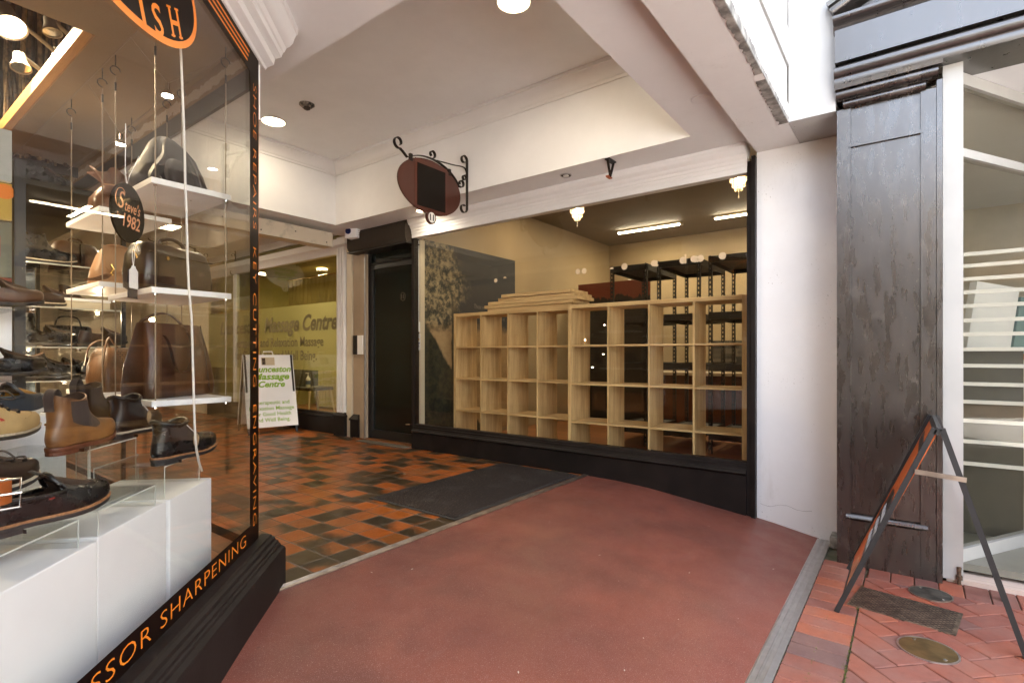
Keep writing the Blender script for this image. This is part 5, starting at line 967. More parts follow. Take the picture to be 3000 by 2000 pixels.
        obj('laces', bm, 'lace', t, local=True, smooth=80); obj('eyelets', be, 'iron', t, local=True)
    if 'tongue' in extras:
        bm = NB(); g = []
        for j in range(7):
            f = j/6; g.append([bm.verts.new(Vector(((.205-.085*f)*kx, (i/6-.5)*.05*(1-.1*f), st+.060+.055*f+.006*(1-(i/3-1)**2)))) for i in range(7)])
        for r0, r1 in zip(g, g[1:]):
            for i in range(6): bm.faces.new((r0[i], r0[i+1], r1[i+1], r1[i]))
        obj('tongue', bm, up, t, local=True, smooth=80)
    if 'monk' in extras:
        bm = NB(); tube(bm, [Sf(th, .052+.028*math.cos(th), .004) for th in [(-1.25+2.5*i/14) for i in range(15)]], 0, flat=(.022, .004, (0.5, 0, .85))); obj('strap', bm, 'lth_tan', t, local=True); bm = NB(); p = Sf(-.9, .07, .008); tube(bm, [p+Vector((a, b, c_)) for a, b, c_ in ((-.014, 0, -.014), (.014, 0, -.014), (.014, .004, .016), (-.014, .004, .016), (-.014, 0, -.014))], .002, 6); obj('buckle', bm, 'chrome', t, local=True)
    return t
def heel_at(hx, tx):    # rotation from heel and toe points
    return math.atan2(tx.y-hx.y, tx.x-hx.x)
h = Vector((.215, 1.76, .657)); shoe('leather_shoe', 'glossy black leather shoe with tan welt on the front riser', 'shoe', h, .33, .31, 'low', 'lth_black', 'sole_dark', 'welt_tan', ('toecap', 'tongue', 'redtab', 'collar', 'cap'))
shoe('chelsea_boot', 'large tan brown chelsea boot with dark elastic side', 'boot', (.425, 2.075, .792), PI/4, .295, 'boot', 'lth_tan', 'sole_red', None, ('elastic', 'pull', 'strap'), elastic='elastic')
shoe('ankle_boot', 'black leather ankle boot with cork tag at the window corner', 'boot', (.725, 2.16, .702), .44, .285, 'boot', 'lth_black', 'sole_dark', 'welt_tan', ('elastic', 'collar', 'tag', 'toecap'), tall=.125)
shoe('ankle_boot', 'dark brown ankle boot with cork tag below the tote bag', 'boot', (.70, 2.49, .767), .70, .285, 'boot', 'lth_dkbrown', 'sole_dark', 'welt_pale', ('elastic', 'collar', 'strap', 'tag'), tall=.135)
shoe('ankle_boot', 'dull dark brown boot half hidden behind the tan chelsea boot', 'boot', (.62, 2.66, .80), .75, .29, 'boot', 'lth_dkbrown', 'sole_dark', None, ('elastic', 'pull'), elastic='elastic')
shoe('lace_up_boot', 'pale sand nubuck boot with brown laces at the left edge', 'boot', (.215, 2.22, .822), .60, .29, 'boot', 'lth_nubuck', 'sole_dark', 'welt_pale', ('laces', 'redtab', 'toecap'))
shoe('loafer', 'slate blue leather casual shoe with mustard lining and white sole', 'shoe', (.30, 2.53, .875), .62, .29, 'low', 'lth_navy', 'sole_white', None, ('mustard', 'toecap', 'collar'), heel=0)
shoe('leather_shoe', 'dark brown shoe with pale welt behind the black front shoe', 'shoe', (.13, 1.93, .71), .5, .30, 'low', 'lth_dkbrown', 'sole_dark', 'welt_pale', ('laces', 'tongue', 'cap'))
# orange tan belt coil with buckle
bt = thing('leather_belt', 'coiled orange tan leather belt with silver buckle at the left edge', 'belt', (.235, 1.73, .735)); cbl = Vector((.225, 1.735, .775)); bm = NB(); tube(bm, [cbl+Vector((.055*math.cos(a)*(1+.05*a/6), .04*math.sin(a)*(1+.05*a/6), .0)) for a in [i*.35 for i in range(36)]], 0, flat=(.055, .004, Z)); obj('strap', bm, mat('orange_leather', (.42, .11, .025), .35, coat=.2), bt, smooth=50)
bm = NB(); p = cbl+Vector((.04, -.052, 0)); tube(bm, [p+Vector((a, 0, b)) for a, b in ((-.028, -.034), (.028, -.034), (.028, .034), (-.028, .034), (-.028, -.034))], .0035, 8); tube(bm, [p+Vector((-.028, 0, 0)), p+Vector((.03, -.004, 0))], .0028, 6); obj('buckle', bm, 'chrome', bt, smooth=60)
st_ = thing('shoe_stand', 'plain white stand under the slate blue shoe', 'display stand', (.42, 2.66, .584)); bm = NB(); m = Matrix.Translation((.42, 2.62, 0)) @ Matrix.Rotation(.62, 4, 'Z'); rbox(bm, -.16, .17, -.07, .07, .217, .873, .006, m); obj('body', bm, 'whitebox', st_)
st_ = thing('shoe_stand', 'clear stand under the dull brown boot behind the chelsea boot', 'display stand', (.73, 2.76, .217)); bm = NB(); m = Matrix.Translation((.73, 2.76, 0)) @ Matrix.Rotation(.75, 4, 'Z'); box(bm, -.15, .16, -.06, .06, .792, .798, m); box(bm, -.15, -.145, -.06, .06, .217, .7915, m); box(bm, .155, .16, -.06, .06, .217, .7915, m); obj('body', bm, 'acrylic', st_)
# ================================================================== bags
def sq(th, e=.55): c, s = math.cos(th), math.sin(th); return math.copysign(abs(c)**e, c), math.copysign(abs(s)**e, s)
def bag_body(t, nm, secs, m, e=.5, n=40, wob=0., seed=1, **k):
    """secs: (z, half width x, half width y, shift x, shift y)"""
    rnd = random.Random(seed); ph = [rnd.uniform(0, 6) for _ in range(6)]; bm = NB(); rings = []
    for z, a, b, sx, sy in secs:
        ring = []
        for i in range(n):
            th = 2*PI*i/n; x, y = sq(th, e); w = 1+wob*(math.sin(3*th+ph[0]+z*30)+.6*math.sin(7*th+ph[1]-z*45)+.4*math.sin(11*th+ph[2]+z*70)); ring.append(bm.verts.new((sx+a*x*w, sy+b*y*w, z)))
        rings.append(ring)
    loft(bm, rings); return obj(nm, bm, m, t, local=True, smooth=70, **k)
M['charcoal_lth'] = mat('charcoal_washed_leather', (.026, .026, .027), .58, var=.4, vs=14, bump=.5, bs=26, ior=1.35); M['tote_lth'] = mat('chestnut_leather', (.072, .022, .007), .36, var=.25, vs=6, bump=.15, bs=90, coat=.15); M['brief_lth'] = mat('crinkled_brown_leather', (.032, .017, .010), .33, var=.3, vs=9, bump=.5, bs=22, coat=.3); M['tan_lth'] = mat('blush_tan_leather', (.44, .245, .125), .45, var=.1, vs=6, bump=.1); M['cognac'] = mat('cognac_leather', (.21, .095, .035), .45, var=.25, vs=8, bump=.2, bs=60); M['pouch'] = mat('copper_brown_leather', (.20, .095, .055), .3, var=.25, vs=6, coat=.2)
k = NT('woven_leather'); v = k.coord(); bt_ = k.n.new('ShaderNodeTexBrick'); s = k.sep(v); an = k.math('ARCTAN2', s[1], s[0]); k.put(bt_.inputs['Vector'], k.comb(k.math('MULTIPLY', an, 1.0), k.math('MULTIPLY', s[2], 9.)))
bt_.inputs['Scale'].default_value = 3.; bt_.inputs['Mortar Size'].default_value = .035; bt_.inputs['Color1'].default_value = (.30, .15, .05, 1); bt_.inputs['Color2'].default_value = (.20, .095, .032, 1); bt_.inputs['Mortar'].default_value = (.03, .013, .005, 1); bt_.inputs['Brick Width'].default_value = .55; bt_.inputs['Row Height'].default_value = .3
k.set(Base_Color=bt_.outputs[0], Roughness=.45); k.bump(bt_.outputs[1], -.9, .004); M['woven'] = k.m
# big tote on the lowest near shelf
t = thing('tote_bag', 'large chestnut leather tote bag with drooping handle on the lowest shelf', 'bag', (1.035, 2.86, .903), .45)
bag_body(t, 'body', [(.0, .185, .085, 0, 0), (.006, .20, .10, 0, 0), (.05, .205, .105, 0, 0), (.16, .19, .095, 0, 0), (.26, .172, .07, 0, 0), (.32, .165, .05, 0, 0), (.345, .160, .042, 0, 0)], 'tote_lth', .42, 48, .010, 4)
bm = NB(); box(bm, -.14, .14, -.03, .03, .340, .3465); obj('lining', bm, 'lining', t, local=True)
bm = NB(); tube(bm, curve([(-.10, -.066, .29), (-.105, -.10, .25), (-.09, -.118, .15), (-.05, -.122, .115), (.0, -.118, .15), (.035, -.09, .26), (.04, -.06, .31)], 8), 0, flat=(.026, .005, (.25, .9, .2))); obj('handle', bm, 'tote_lth', t, local=True); bm = NB(); tube(bm, curve([(-.10, .055, .30), (-.08, .075, .36), (-.0, .03, .40), (.06, -.01, .34), (.05, .05, .30)], 8), 0, flat=(.026, .005, (.3, .9, .2))); obj('handle', bm, 'tote_lth', t, local=True)
bm = NB(); tube(bm, curve([(.03, -.05, .34), (.05, -.075, .30), (.04, -.09, .25), (.06, -.075, .21)], 6), .004, 6); lathe(bm, [(.010, -.003), (.010, .003)], Matrix.Translation((.05, -.08, .29)) @ Matrix.Rotation(PI/2, 4, 'X'), 12); obj('drawstring', bm, 'lth_brown', t, local=True)
bm = NB(); tube(bm, curve([(.12, -.062, .345), (.125, -.085, .2), (.13, -.108, .02)], 6), .003, 6); obj('side_seam', bm, 'lth_dkbrown', t, local=True)
# briefcase
t = thing('briefcase', 'dark brown crinkled leather briefcase on the middle hung shelf', 'bag', (1.035, 2.86, 1.396), .42)
bag_body(t, 'body', [(0, .185, .07, 0, 0), (.012, .198, .085, 0, 0), (.08, .20, .09, 0, 0), (.16, .192, .08, 0, 0), (.205, .18, .06, 0, 0), (.222, .165, .04, 0, 0), (.226, .15, .02, 0, 0)], 'brief_lth', .40, 48, .008, 9)
bm = NB(); tube(bm, curve([(-.07, -.01, .215), (-.06, -.01, .245), (0, -.01, .262), (.06, -.01, .245), (.07, -.01, .215)], 6), .009, 8); obj('handle', bm, 'brief_lth', t, local=True, smooth=70)
bm = NB(); box(bm, -.15, .15, -.094, -.086, .03, .13); obj('front_pocket', bm, 'brief_lth', t, local=True, bev=.004); bm = NB(); tube(bm, curve([(-.18, -.075, .175), (-.05, -.088, .165), (.18, -.075, .172)], 8), .004, 6); obj('zip', bm, 'lth_dkbrown', t, local=True)
bm = NB(); lathe(bm, [(.009, 0), (.009, .004)], Matrix.Translation((-.10, -.09, .15)) @ Matrix.Rotation(PI/2, 4, 'X'), 12); tube(bm, [(-.19, -.02, .2), (-.205, -.02, .17), (-.19, -.02, .14)], .004, 6); obj('ring', bm, 'brass', t, local=True)
# charcoal slouch bag
t = thing('slouch_bag', 'charcoal washed leather slouch bag on the highest near shelf', 'bag', (1.03, 2.84, 1.869), .40)
bag_body(t, 'body', [(0, .165, .10, 0, 0), (.012, .178, .115, 0, 0), (.06, .170, .115, .0, 0), (.12, .145, .10, .005, 0), (.18, .115, .08, .0, 0), (.22, .082, .06, -.015, 0), (.25, .045, .04, -.03, 0), (.262, .016, .018, -.04, 0)], 'charcoal_lth', .8, 56, .035, 5)
bm = NB(); tube(bm, curve([(-.04, -.02, .26), (-.10, -.07, .2), (-.15, -.12, .13), (-.20, -.13, .06), (-.215, -.12, .01), (-.18, -.12, .0), (-.15, -.11, .03)], 8), 0, flat=(.045, .006, (.4, .7, .4))); obj('shoulder_strap', bm, 'charcoal_lth', t, local=True, smooth=60)
bag_body(t, 'front_pouch', [(.012, .06, .03, -.06, -.12), (.06, .07, .035, -.06, -.115), (.12, .055, .03, -.05, -.10), (.14, .03, .015, -.05, -.09)], 'charcoal_lth', .7, 24, .04, 8)
bm = NB(); rr = random.Random(2)
for i in range(40): p = Vector((.0+rr.gauss(0, .012), -.125+rr.gauss(0, .004), .03+rr.gauss(0, .018))); bead(bm, p, .004, .004)
obj('bead_charm', bm, 'chrome', t, local=True, clean=False)
bm = NB()
for sx, sy in ((-.10, -.085), (.06, -.105), (.14, -.06)): tube(bm, curve([(-.04+sx*.1, -.02, .255), (sx*.75, sy*.75, .17), (sx*1.02, sy*1.06, .07), (sx*1.04, sy*1.1, .005)], 6), .0032, 6)
obj('piping', bm, mat('worn_grey_piping', (.16, .155, .15), .6), t, local=True, smooth=80)
bm = NB(); tube(bm, curve([(-.15, -.06, .09), (-.05, -.105, .11), (.06, -.10, .10), (.15, -.05, .08)], 8), .0025, 6); obj('zip', bm, 'chrome', t, local=True)
# ruffled pouch
t = thing('ruffled_pouch', 'copper brown leather pouch with a ruffled open top behind the round black sign', 'bag', (1.00, 3.52, 1.863), .2)
bag_body(t, 'body', [(0, .10, .07, 0, 0), (.015, .12, .085, 0, 0), (.08, .115, .08, 0, 0), (.15, .07, .05, 0, 0), (.17, .05, .04, 0, 0)], 'pouch', .8, 36, .02, 3)
bm = NB(); rings = []
for z, r, amp in ((.165, .048, .05), (.20, .075, .15), (.235, .11, .26)): rings.append([bm.verts.new((r*math.cos(2*PI*i/60)*(1+amp*math.sin(6*2*PI*i/60)), r*.8*math.sin(2*PI*i/60)*(1+amp*math.sin(6*2*PI*i/60)), z+.02*math.cos(6*2*PI*i/60)*(z-.16)*10)) for i in range(60)])
loft(bm, rings, False, False); obj('ruffle', bm, 'pouch', t, local=True, smooth=80); bm = NB(); tube(bm, [(.055*math.cos(a), .045*math.sin(a), .165) for a in [i*2*PI/20 for i in range(21)]], .006, 6, cap=False); obj('tie', bm, 'tan_lth', t, local=True)
bm = NB(); tube(bm, curve([(-.02, -.085, .15), (-.03, -.10, .08), (-.05, -.09, .01)], 6), 0, flat=(.02, .004, (1, 0, 0))); obj('strap', bm, 'tan_lth', t, local=True)
# tan saddle bag with tassel
t = thing('tassel_handbag', 'blush tan leather handbag with flap and long tassel on a hung shelf', 'bag', (1.01, 3.53, 1.479), .35)
bag_body(t, 'body', [(0, .12, .06, 0, 0), (.01, .13, .068, 0, 0), (.08, .12, .062, 0, 0), (.16, .095, .045, 0, 0), (.205, .07, .03, 0, 0), (.212, .055, .02, 0, 0)], 'tan_lth', .55, 40, .006, 7)
bm = NB(); g = []
for j in range(8):
    f = j/7; z = .215-.15*f; yy = -.03-.045*math.sin(f*1.5); g.append([bm.verts.new((-.02+(-.085-.01*f)+(i/8)*(.15+.03*f)*(1-.5*max(0, f-.6)), yy-.004, z+.012*(2*i/8-1)**2*f*2)) for i in range(9)])
for r0, r1 in zip(g, g[1:]):
    for i in range(8): bm.faces.new((r0[i], r0[i+1], r1[i+1], r1[i]))
obj('flap', bm, 'tan_lth', t, local=True, smooth=70)
bm = NB(); tube(bm, curve([(-.07, 0, .20), (-.03, 0, .225), (.06, 0, .222), (.09, 0, .16)], 6), .009, 8); obj('handle', bm, 'tan_lth', t, local=True, smooth=70); bm = NB(); tube(bm, [(-.085, -.08, .11), (-.075, -.085, .085), (-.09, -.085, .06), (-.08, -.085, .05)], .005, 6); lathe(bm, [(.012, -.002), (.012, .002)], Matrix.Translation((.05, -.066, .15)) @ Matrix.Rotation(PI/2, 4, 'X'), 12); obj('gold_clasp', bm, 'brass', t, local=True)
bm = NB(); rr = random.Random(5)
for i in range(26): tube(bm, curve([(-.085, -.085, .055), (-.13+rr.uniform(-.01, .01), -.10+rr.uniform(-.012, .012), .035+rr.uniform(-.01, .01)), (-.21+rr.uniform(-.02, .02), -.11+rr.uniform(-.02, .02), .004+rr.uniform(0, .012))], 4), .0022, 4)
obj('tassel', bm, 'cognac', t, local=True)
# woven bag
t = thing('woven_bag', 'cognac woven leather shoulder bag with looped strap on the low hung shelf', 'bag', (1.02, 3.50, .906), .45)
bag_body(t, 'woven_body', [(0, .12, .075, 0, 0), (.012, .145, .10, 0, 0), (.07, .155, .11, 0, 0), (.14, .145, .10, -.01, 0), (.20, .11, .075, -.03, 0), (.235, .07, .05, -.05, 0)], 'woven', .75, 48, .004, 6)
bag_body(t, 'side_gusset', [(.0, .07, .085, -.10, -.03), (.07, .075, .09, -.105, -.03), (.16, .06, .07, -.10, -.025), (.235, .03, .04, -.085, -.01)], 'cognac', .7, 30, .02, 7)
bm = NB(); tube(bm, curve([(-.17, -.08, .02), (-.18, -.09, .12), (-.16, -.08, .22), (-.11, -.05, .285), (-.06, -.03, .25), (-.03, -.06, .2)], 8), 0, flat=(.022, .005, (.4, .8, .1))); tube(bm, curve([(-.15, .06, .14), (-.14, .04, .24), (-.08, .02, .275), (-.03, .03, .23)], 8), 0, flat=(.02, .005, (.4, .8, .1))); obj('strap', bm, 'cognac', t, local=True, smooth=60)
# ------------------------------------------------------------------ hanging round shop sign, tags, white flex
c = at_d(374, 625, .06); rs = thing('round_sign', 'round black hanging sign with copper script lettering in the shoe window', 'sign', tuple(c)); rr_ = .084
bm = NB(); disc(bm, c-N45*.003, D45, Z, rr_, rr_*1.02, 48, thick=.006); obj('board', bm, 'blackpanel', rs)
bm = NB(); q = c+N45*.0035; text(bm, 'S', q+D45*-.036+Z*.006, D45, Z, h=.050, w=.034, align='C', shear=.3, bold=.004, thick=0); tube(bm, curve([q+D45*a+Z*b for a, b in ((-.018, .055), (-.034, .064), (-.054, .056), (-.064, .036), (-.062, .016), (-.052, .008))], 6), .0011, 5)
text(bm, "teve's", q+D45*-.020+Z*.004, D45, Z, w=.080, h=.032, shear=.32, bold=.01, thick=0); text(bm, 'Since', q+D45*-.060+Z*-.022, D45, Z, w=.030, h=.014, shear=.35, thick=0); text(bm, '1982', q+D45*-.030+Z*-.042, D45, Z, w=.088, h=.038, shear=.2, bold=.012, thick=0); obj('sign_lettering', bm, 'copper_text', rs, clean=False)
bm = NB(); tube(bm, [c+Z*rr_*.98-D45*.004, c+D45*.010+Z*.115, c+D45*.06+Z*.19], .0012, 5); tube(bm, [c+Z*rr_*.98-D45*.004, c-D45*.012+Z*.12, c-D45*.01+Z*.26], .0012, 5); obj('cord', bm, 'whitevinyl', rs)
c = at_d(391, 812, .075); pt = thing('price_tag', 'blank white swing tag with string and a dark card behind', 'tag', tuple(c)); bm = NB(); prism(bm, [(-.029, -.040), (.029, -.040), (.032, -.036), (.032, .022), (.016, .032), (.012, .040), (-.012, .040), (-.016, .032), (-.032, .022), (-.032, -.036)], c, c+N45*.001, D45*.72, Z*.86); obj('white_card', bm, 'whitevinyl', pt); bm = NB(); prism(bm, [(-.035, -.052), (.035, -.052), (.035, .032), (-.035, .032)], c-N45*.004+D45*.004-Z*.012, c-N45*.005+D45*.004-Z*.012, D45*.75, Z); obj('dark_card', bm, mat('dark_card', (.030, .024, .026), .6), pt)
bm = NB(); tube(bm, curve([c+Z*.028, c+Z*.06+D45*.004, c+Z*.11+D45*.012], 6), .001, 5); tube(bm, curve([c+Z*.028, c+Z*.07-D45*.006, c+Z*.105+D45*.010, c+Z*.085+D45*.030], 6), .001, 5); obj('string', bm, 'whitevinyl', pt)
bm = NB(); tube(bm, curve([at_d(px, py, .035) for px, py in ((520, -60), (529, 139), (535, 280), (541, 440), (543, 540), (546, 619), (551, 797), (558, 900), (562, 960), (571, 1257))]+[at_d(580, 1340, .05), at_d(592, 1378, .09)], 6), .0042, 8); t = obj('white_flex', bm, 'cable', smooth=80); tag(t, 'white electric flex hanging down inside the shoe window', 'cable')
# ------------------------------------------------------------------ glass shoe cabinet along the side window, with its stock
gc = thing('shoe_cabinet', 'glass shelved shoe cabinet with dark posts beyond the hung shelves', 'cabinet', (.95, 5.0, .215)); X0c, X1c, Y0c, Y1c = .655, 1.21, 4.02, 6.2
for x in (X0c, X1c-.03):
    for y in (Y0c, Y1c-.03): bm = NB(); box(bm, x, x+.022, y, y+.022, .216, 2.07); obj('post', bm, 'black', gc)
bm = NB(); rbox(bm, X0c-.02, X1c, Y0c-.02, Y1c, 2.07, 2.105, .008); obj('top_board', bm, 'black', gc)
SZ = (.60, .95, 1.15, 1.385, 1.64)
for z in SZ:
    bm = NB(); box(bm, X0c+.025, X1c-.035, Y0c+.01, Y1c-.035, z-.008, z); obj('glass_shelf', bm, 'acrylic', gc); bm = NB(); box(bm, X0c+.024, X1c-.034, Y0c+.0055, Y0c+.0095, z-.008, z); box(bm, X0c+.0215, X0c+.0245, Y0c+.01, Y1c-.035, z-.008, z); obj('shelf_edge', bm, 'acrylic_edge', gc)
bm = NB(); box(bm, X0c+.03, X1c-.04, Y1c-.03, Y1c-.02, .25, 2.05); obj('mirror_back', bm, mat('mirror', (.55, .53, .45), .06, 1.), gc)
def cs(name, lab, x, y, z, rz, **k): return shoe(name, lab, 'boot' if 'boot' in name else 'shoe', (x, y, z+.001), rz, simple=k.pop('simple', True), group='stock on the shoe cabinet shelves', **k)
M['lth_bronze'] = leather('bronze_patent', (.13, .085, .035), .18)
cs('ankle_boot', 'shiny black ankle boot on the cabinet top board at the left', .70, 4.14, 2.106, .3, kind='boot', up='lth_black', tall=.10); cs('ankle_boot', 'shiny black ankle boot on the cabinet top board behind its pair', .82, 4.30, 2.106, .4, kind='boot', up='lth_black', tall=.11)
cs('ankle_boot', 'black leather boot on the upper glass shelf of the cabinet', .70, 4.12, SZ[4], .2, kind='boot', up='lth_black', welt='welt_pale'); cs('ankle_boot', 'taller black boot behind on the upper glass shelf', .74, 4.42, SZ[4], .3, kind='boot', up='lth_black', tall=.19)
cs('leather_shoe', 'dark brown lace shoe on the second glass shelf, left end', .69, 4.10, SZ[3], .3, kind='low', up='lth_dkbrown', welt='welt_pale'); cs('leather_shoe', 'dark brown lace shoe on the second glass shelf, middle', .80, 4.28, SZ[3], .2, kind='low', up='lth_brown'); cs('leather_shoe', 'black shoe on the second glass shelf, farthest back', .80, 4.62, SZ[3], .3, kind='low', up='lth_black', welt='welt_pale')
cs('leather_shoe', 'black shoe on the third glass shelf of the cabinet', .70, 4.16, SZ[2], .1, kind='low', up='lth_black'); cs('knee_boot', 'tall black boot with bronze shine on the third glass shelf', .72, 4.5, SZ[2], .3, kind='boot', up='lth_black', tall=.2)
cs('ankle_boot', 'black patent ankle boot on the fourth glass shelf', .69, 4.10, SZ[1], .2, kind='boot', up='lth_black', tall=.13); cs('leather_shoe', 'black low shoe beside the patent boot on the fourth shelf', .85, 4.28, SZ[1], .1, kind='low', up='lth_black', welt='welt_pale'); cs('leather_shoe', 'brown low shoe at the back of the fourth glass shelf', .80, 4.62, SZ[1], .2, kind='low', up='lth_brown')
cs('ankle_boot', 'bronze patent ankle boot on the lowest glass shelf', .70, 4.12, SZ[0], .2, kind='boot', up='lth_bronze', tall=.19); cs('leather_shoe', 'black slipper with mustard lining on the lowest glass shelf', .88, 4.24, SZ[0], .3, kind='low', up='lth_black', simple=False, extras=('mustard',)); cs('ankle_boot', 'black boot at the back of the lowest glass shelf', .80, 4.56, SZ[0], .2, kind='boot', up='lth_black')
t = thing('satchel', 'brown leather satchel on the upper cabinet shelf', 'bag', (1.00, 4.25, SZ[4]+.001), .35, 'stock on the shoe cabinet shelves'); bag_body(t, 'body', [(0, .14, .05, 0, 0), (.01, .15, .06, 0, 0), (.10, .145, .055, 0, 0), (.165, .11, .035, 0, 0), (.175, .09, .02, 0, 0)], 'lth_brown', .45, 36, .006, 12); bm = NB(); tube(bm, curve([(-.04, 0, .17), (-.03, 0, .195), (.03, 0, .195), (.04, 0, .17)], 5), .006, 6); obj('handle', bm, 'lth_brown', t, local=True); bm = NB(); box(bm, -.012, .012, -.066, -.055, .02, .16); obj('strap', bm, 'lth_dkbrown', t, local=True)
t = thing('black_box_bag', 'boxy black bag standing on the fourth cabinet shelf', 'bag', (1.02, 4.50, SZ[2]+.001), .3, 'stock on the shoe cabinet shelves'); bag_body(t, 'body', [(0, .12, .05, 0, 0), (.01, .13, .06, 0, 0), (.13, .125, .055, 0, 0), (.145, .11, .04, 0, 0)], 'lth_black', .35, 32, .004, 13); bm = NB(); tube(bm, curve([(-.08, 0, .14), (-.05, 0, .20), (.05, 0, .20), (.08, 0, .14)], 5), .005, 6); obj('handle', bm, 'lth_black', t, local=True)
for i, (x, y, z, cc_) in enumerate(((1.02, 4.2, SZ[3], 'pale_box'), (1.03, 4.9, SZ[2], 'pale_box'))):
    t = thing('shoe_box', ('flat pale shoe box on the second glass shelf', 'flat pale shoe box deep in the third glass shelf')[i], 'box', (x, y, z), 0, 'pale boxes on the cabinet shelves'); bm = NB(); rbox(bm, x-.13, x+.13, y-.07, y+.07, z+.001, z+.05, .003); obj('base', bm, 'beigewall', t); bm = NB(); rbox(bm, x-.133, x+.133, y-.073, y+.073, z+.0505, z+.068, .002); obj('lid', bm, 'whitebox', t)
sp_ = [(kd, u_) for kd in ('boot', 'low', 'low') for u_ in ('lth_black', 'lth_dkbrown', 'lth_brown')]; rs_ = random.Random(31); stock = {}
names_ = ('lowest', 'fourth', 'third', 'second', 'upper'); pos_ = ('just behind the front row', 'in the middle', 'towards the back', 'at the far back')
for si, z in enumerate(SZ):
    for q in range(4):
        kd, u_ = rs_.choice(sp_); w_ = rs_.choice((None, 'welt_pale')); xq, yq = .76+.03*q+rs_.uniform(-.04, .04), 4.84+q*.31; lab = f"{ {'lth_black': 'black', 'lth_dkbrown': 'dark brown', 'lth_brown': 'mid brown'}[u_]} {'boot' if kd == 'boot' else 'shoe'} {pos_[q]} of the {names_[si]} glass cabinet shelf"
        key = (kd, u_, w_)
        if key not in stock: stock[key] = cs('ankle_boot' if kd == 'boot' else 'leather_shoe', lab, xq, yq, z, .2, kind=kd, up=u_, welt=w_); stock[key].rotation_euler.z = .2
        else:
            r0 = stock[key]; r_ = r0.copy(); C.objects.link(r_); r_.location = (xq, yq, z+.001); r_.rotation_euler.z = rs_.uniform(.0, .5); r_['label'] = lab
            for ch_ in r0.children: c2 = ch_.copy(); C.objects.link(c2); c2.parent = r_
for i, (x, y, z) in enumerate(((.72, 4.06, 1.63), (1.05, 4.06, 1.63), (.80, 4.3, 1.375), (1.1, 4.2, 1.375), (.74, 4.06, 1.14), (1.05, 4.4, 1.14), (.9, 4.06, .94), (1.12, 4.06, .94))):
    t = thing('shelf_light', f"tiny lit spotlight under the {('upper', 'upper', 'second', 'second', 'third', 'third', 'fourth', 'fourth')[i]} cabinet shelf, {'left' if i % 2 == 0 else 'right'} end", 'shelf light', (x, y, z), 0, 'tiny lights under the cabinet shelves'); bm = NB(); lathe(bm, [(.014, 0), (.016, -.012), (.015, -.014)], Matrix.Translation((x, y, z)), 16, cap=False); obj('ring', bm, 'chrome', t); bm = NB(); disc(bm, (x, y, z-.012), X, Y, .012); obj('lens', bm, 'hal', t)
    if i in (0, 3, 4, 7): lamp('POINT', (x, y-.02, z-.03), .35, HAL, .012)
for si, z in enumerate(SZ):
    for q, yq in enumerate((4.13, 4.52, 4.90)):
        if (si, q) in ((4, 0), (2, 1), (3, 0), (2, 2)): continue
        key = rs_.choice(list(stock)); r0 = stock[key]; r_ = r0.copy(); C.objects.link(r_); r_.location = (1.0+rs_.uniform(-.02, .02), yq, z+.001); r_.rotation_euler.z = rs_.uniform(.2, .7)
        r_['label'] = f"{ {'lth_black': 'black', 'lth_dkbrown': 'dark brown', 'lth_brown': 'mid brown'}[key[1]]} {'boot' if key[0] == 'boot' else 'shoe'} at the window side of the {names_[si]} glass cabinet shelf, {('front', 'middle', 'back')[q]}"
        for ch_ in r0.children: c2 = ch_.copy(); C.objects.link(c2); c2.parent = r_
# stand with printed cards at the left edge, with two shoes on pegs
ws = thing('display_tower', 'white display tower with yellow and red cards at the left edge', 'display tower', (.30, 3.42, .216)); bm = NB(); box(bm, -.25, .555, 3.36, 3.40, .217, 1.42); obj('panel', bm, 'whitebox', ws)
bm = NB(); box(bm, .56, .60, 3.34, 3.40, .217, 2.02); obj('side_post', bm, 'black', ws)
for nm, x0, x1, z0, z1, mm in (('red_strip', -.25, .555, 1.42, 1.46, mat('brick_red_card', (.34, .08, .035), .6)), ('green_grey_card', -.25, .555, 1.462, 1.72, mat('grey_green_card', (.24, .25, .18), .6, var=.2)), ('yellow_card', -.25, .555, 1.73, 1.90, mat('yellow_card', (.62, .42, .06), .5)), ('pale_card', -.25, .555, 1.91, 2.15, mat('pale_blue_card', (.50, .54, .52), .4))): bm = NB(); box(bm, x0, x1, 3.36, 3.39, z0, z1); obj(nm, bm, mm, ws)
bm = NB(); box(bm, .24, .515, 3.354, 3.358, 1.555, 1.65); obj('red_label', bm, mat('faded_red_label', (.42, .12, .08), .6), ws); bm = NB(); text(bm, '24h', (.495, 3.353, 1.575), X, Z, h=.06, align='R', bold=.03, thick=.0005); obj('label_lettering', bm, 'whitevinyl', ws, clean=False); bm = NB(); disc(bm, (.53, 3.357, 1.86), X, Z, .035); obj('orange_dot', bm, 'orange', ws, clean=False)
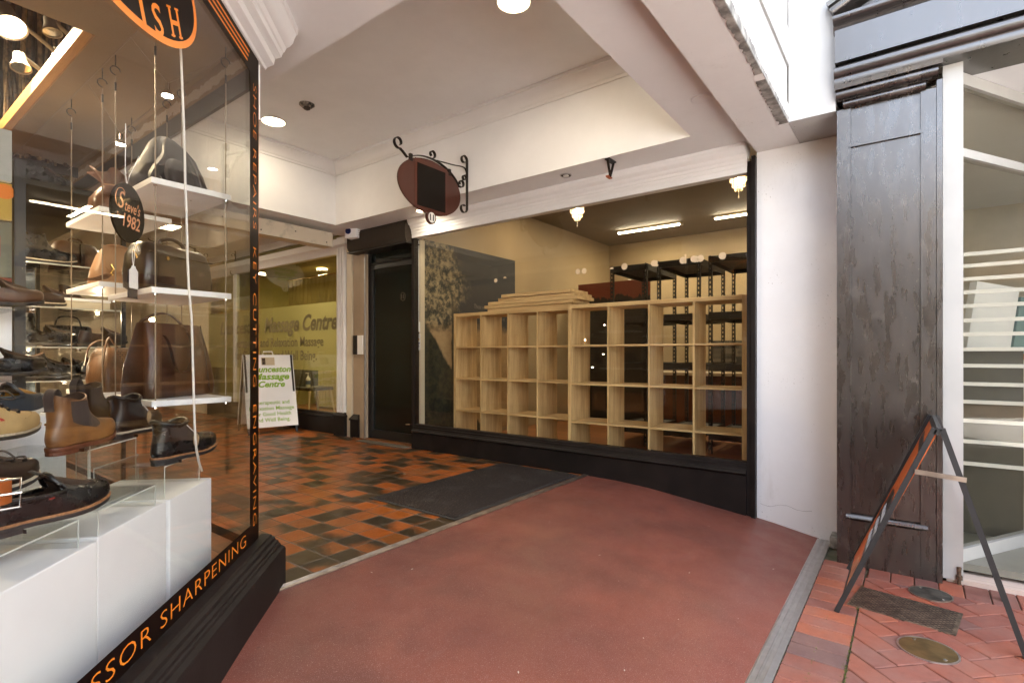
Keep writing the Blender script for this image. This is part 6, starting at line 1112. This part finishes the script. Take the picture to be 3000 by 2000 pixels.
M_ = shoe('leather_shoe', 'dark brown shoe toe on the upper peg of the white tower', 'shoe', (.33, 3.14, 1.305), .1, .30, 'low', 'lth_brown', 'sole_dark', None, (), simple=True); M_ = shoe('leather_shoe', 'black shoe toe on the lower peg of the white tower', 'shoe', (.34, 3.14, 1.00), .1, .30, 'low', 'lth_black', 'sole_dark', None, (), simple=True)
for z, l in ((1.295, 'clear peg shelf under the brown shoe on the tower'), (.99, 'clear peg shelf under the black shoe on the tower')): bm = NB(); box(bm, .28, .52, 3.06, 3.359, z-.004, z+.002); t = obj('peg_shelf', bm, 'acrylic'); tag(t, l, 'shelf')
# ================================================================== world and sun
w = bpy.data.worlds.new('World'); S.world = w; w.use_nodes = True; nt = w.node_tree; sky = nt.nodes.new('ShaderNodeTexSky'); sky.sky_type = 'NISHITA'; sky.sun_disc = False
EL, AZ = math.radians(50), math.radians(48)
sky.sun_elevation = EL; sky.sun_rotation = AZ; sky.air_density = 1.; sky.dust_density = 3.5; sky.ozone_density = .6
hs = nt.nodes.new('ShaderNodeHueSaturation'); hs.inputs['Saturation'].default_value = .5; nt.links.new(sky.outputs[0], hs.inputs['Color']); nt.links.new(hs.outputs[0], nt.nodes['Background'].inputs[0]); nt.nodes['Background'].inputs[1].default_value = SKY
sun = bpy.data.lights.new('sun', 'SUN'); sun.energy = SUN; sun.angle = math.radians(.6); sun.color = (1, .93, .83); so = bpy.data.objects.new('sun', sun); C.objects.link(so)
sd = Vector((math.sin(AZ)*math.cos(EL), math.cos(AZ)*math.cos(EL), math.sin(EL))); so.rotation_euler = sd.to_track_quat('Z', 'Y').to_euler(); so.location = (0, -5, 8)
S.view_settings.view_transform = 'Standard'; S.view_settings.look = 'None'; S.view_settings.exposure = EXPO; S.view_settings.gamma = 1
cy = S.cycles; cy.max_bounces = 12; cy.diffuse_bounces = 4; cy.glossy_bounces = 4; cy.transmission_bounces = 4; cy.transparent_max_bounces = 40; cy.caustics_reflective = False; cy.caustics_refractive = False; cy.sample_clamp_indirect = 6; cy.use_denoising = True
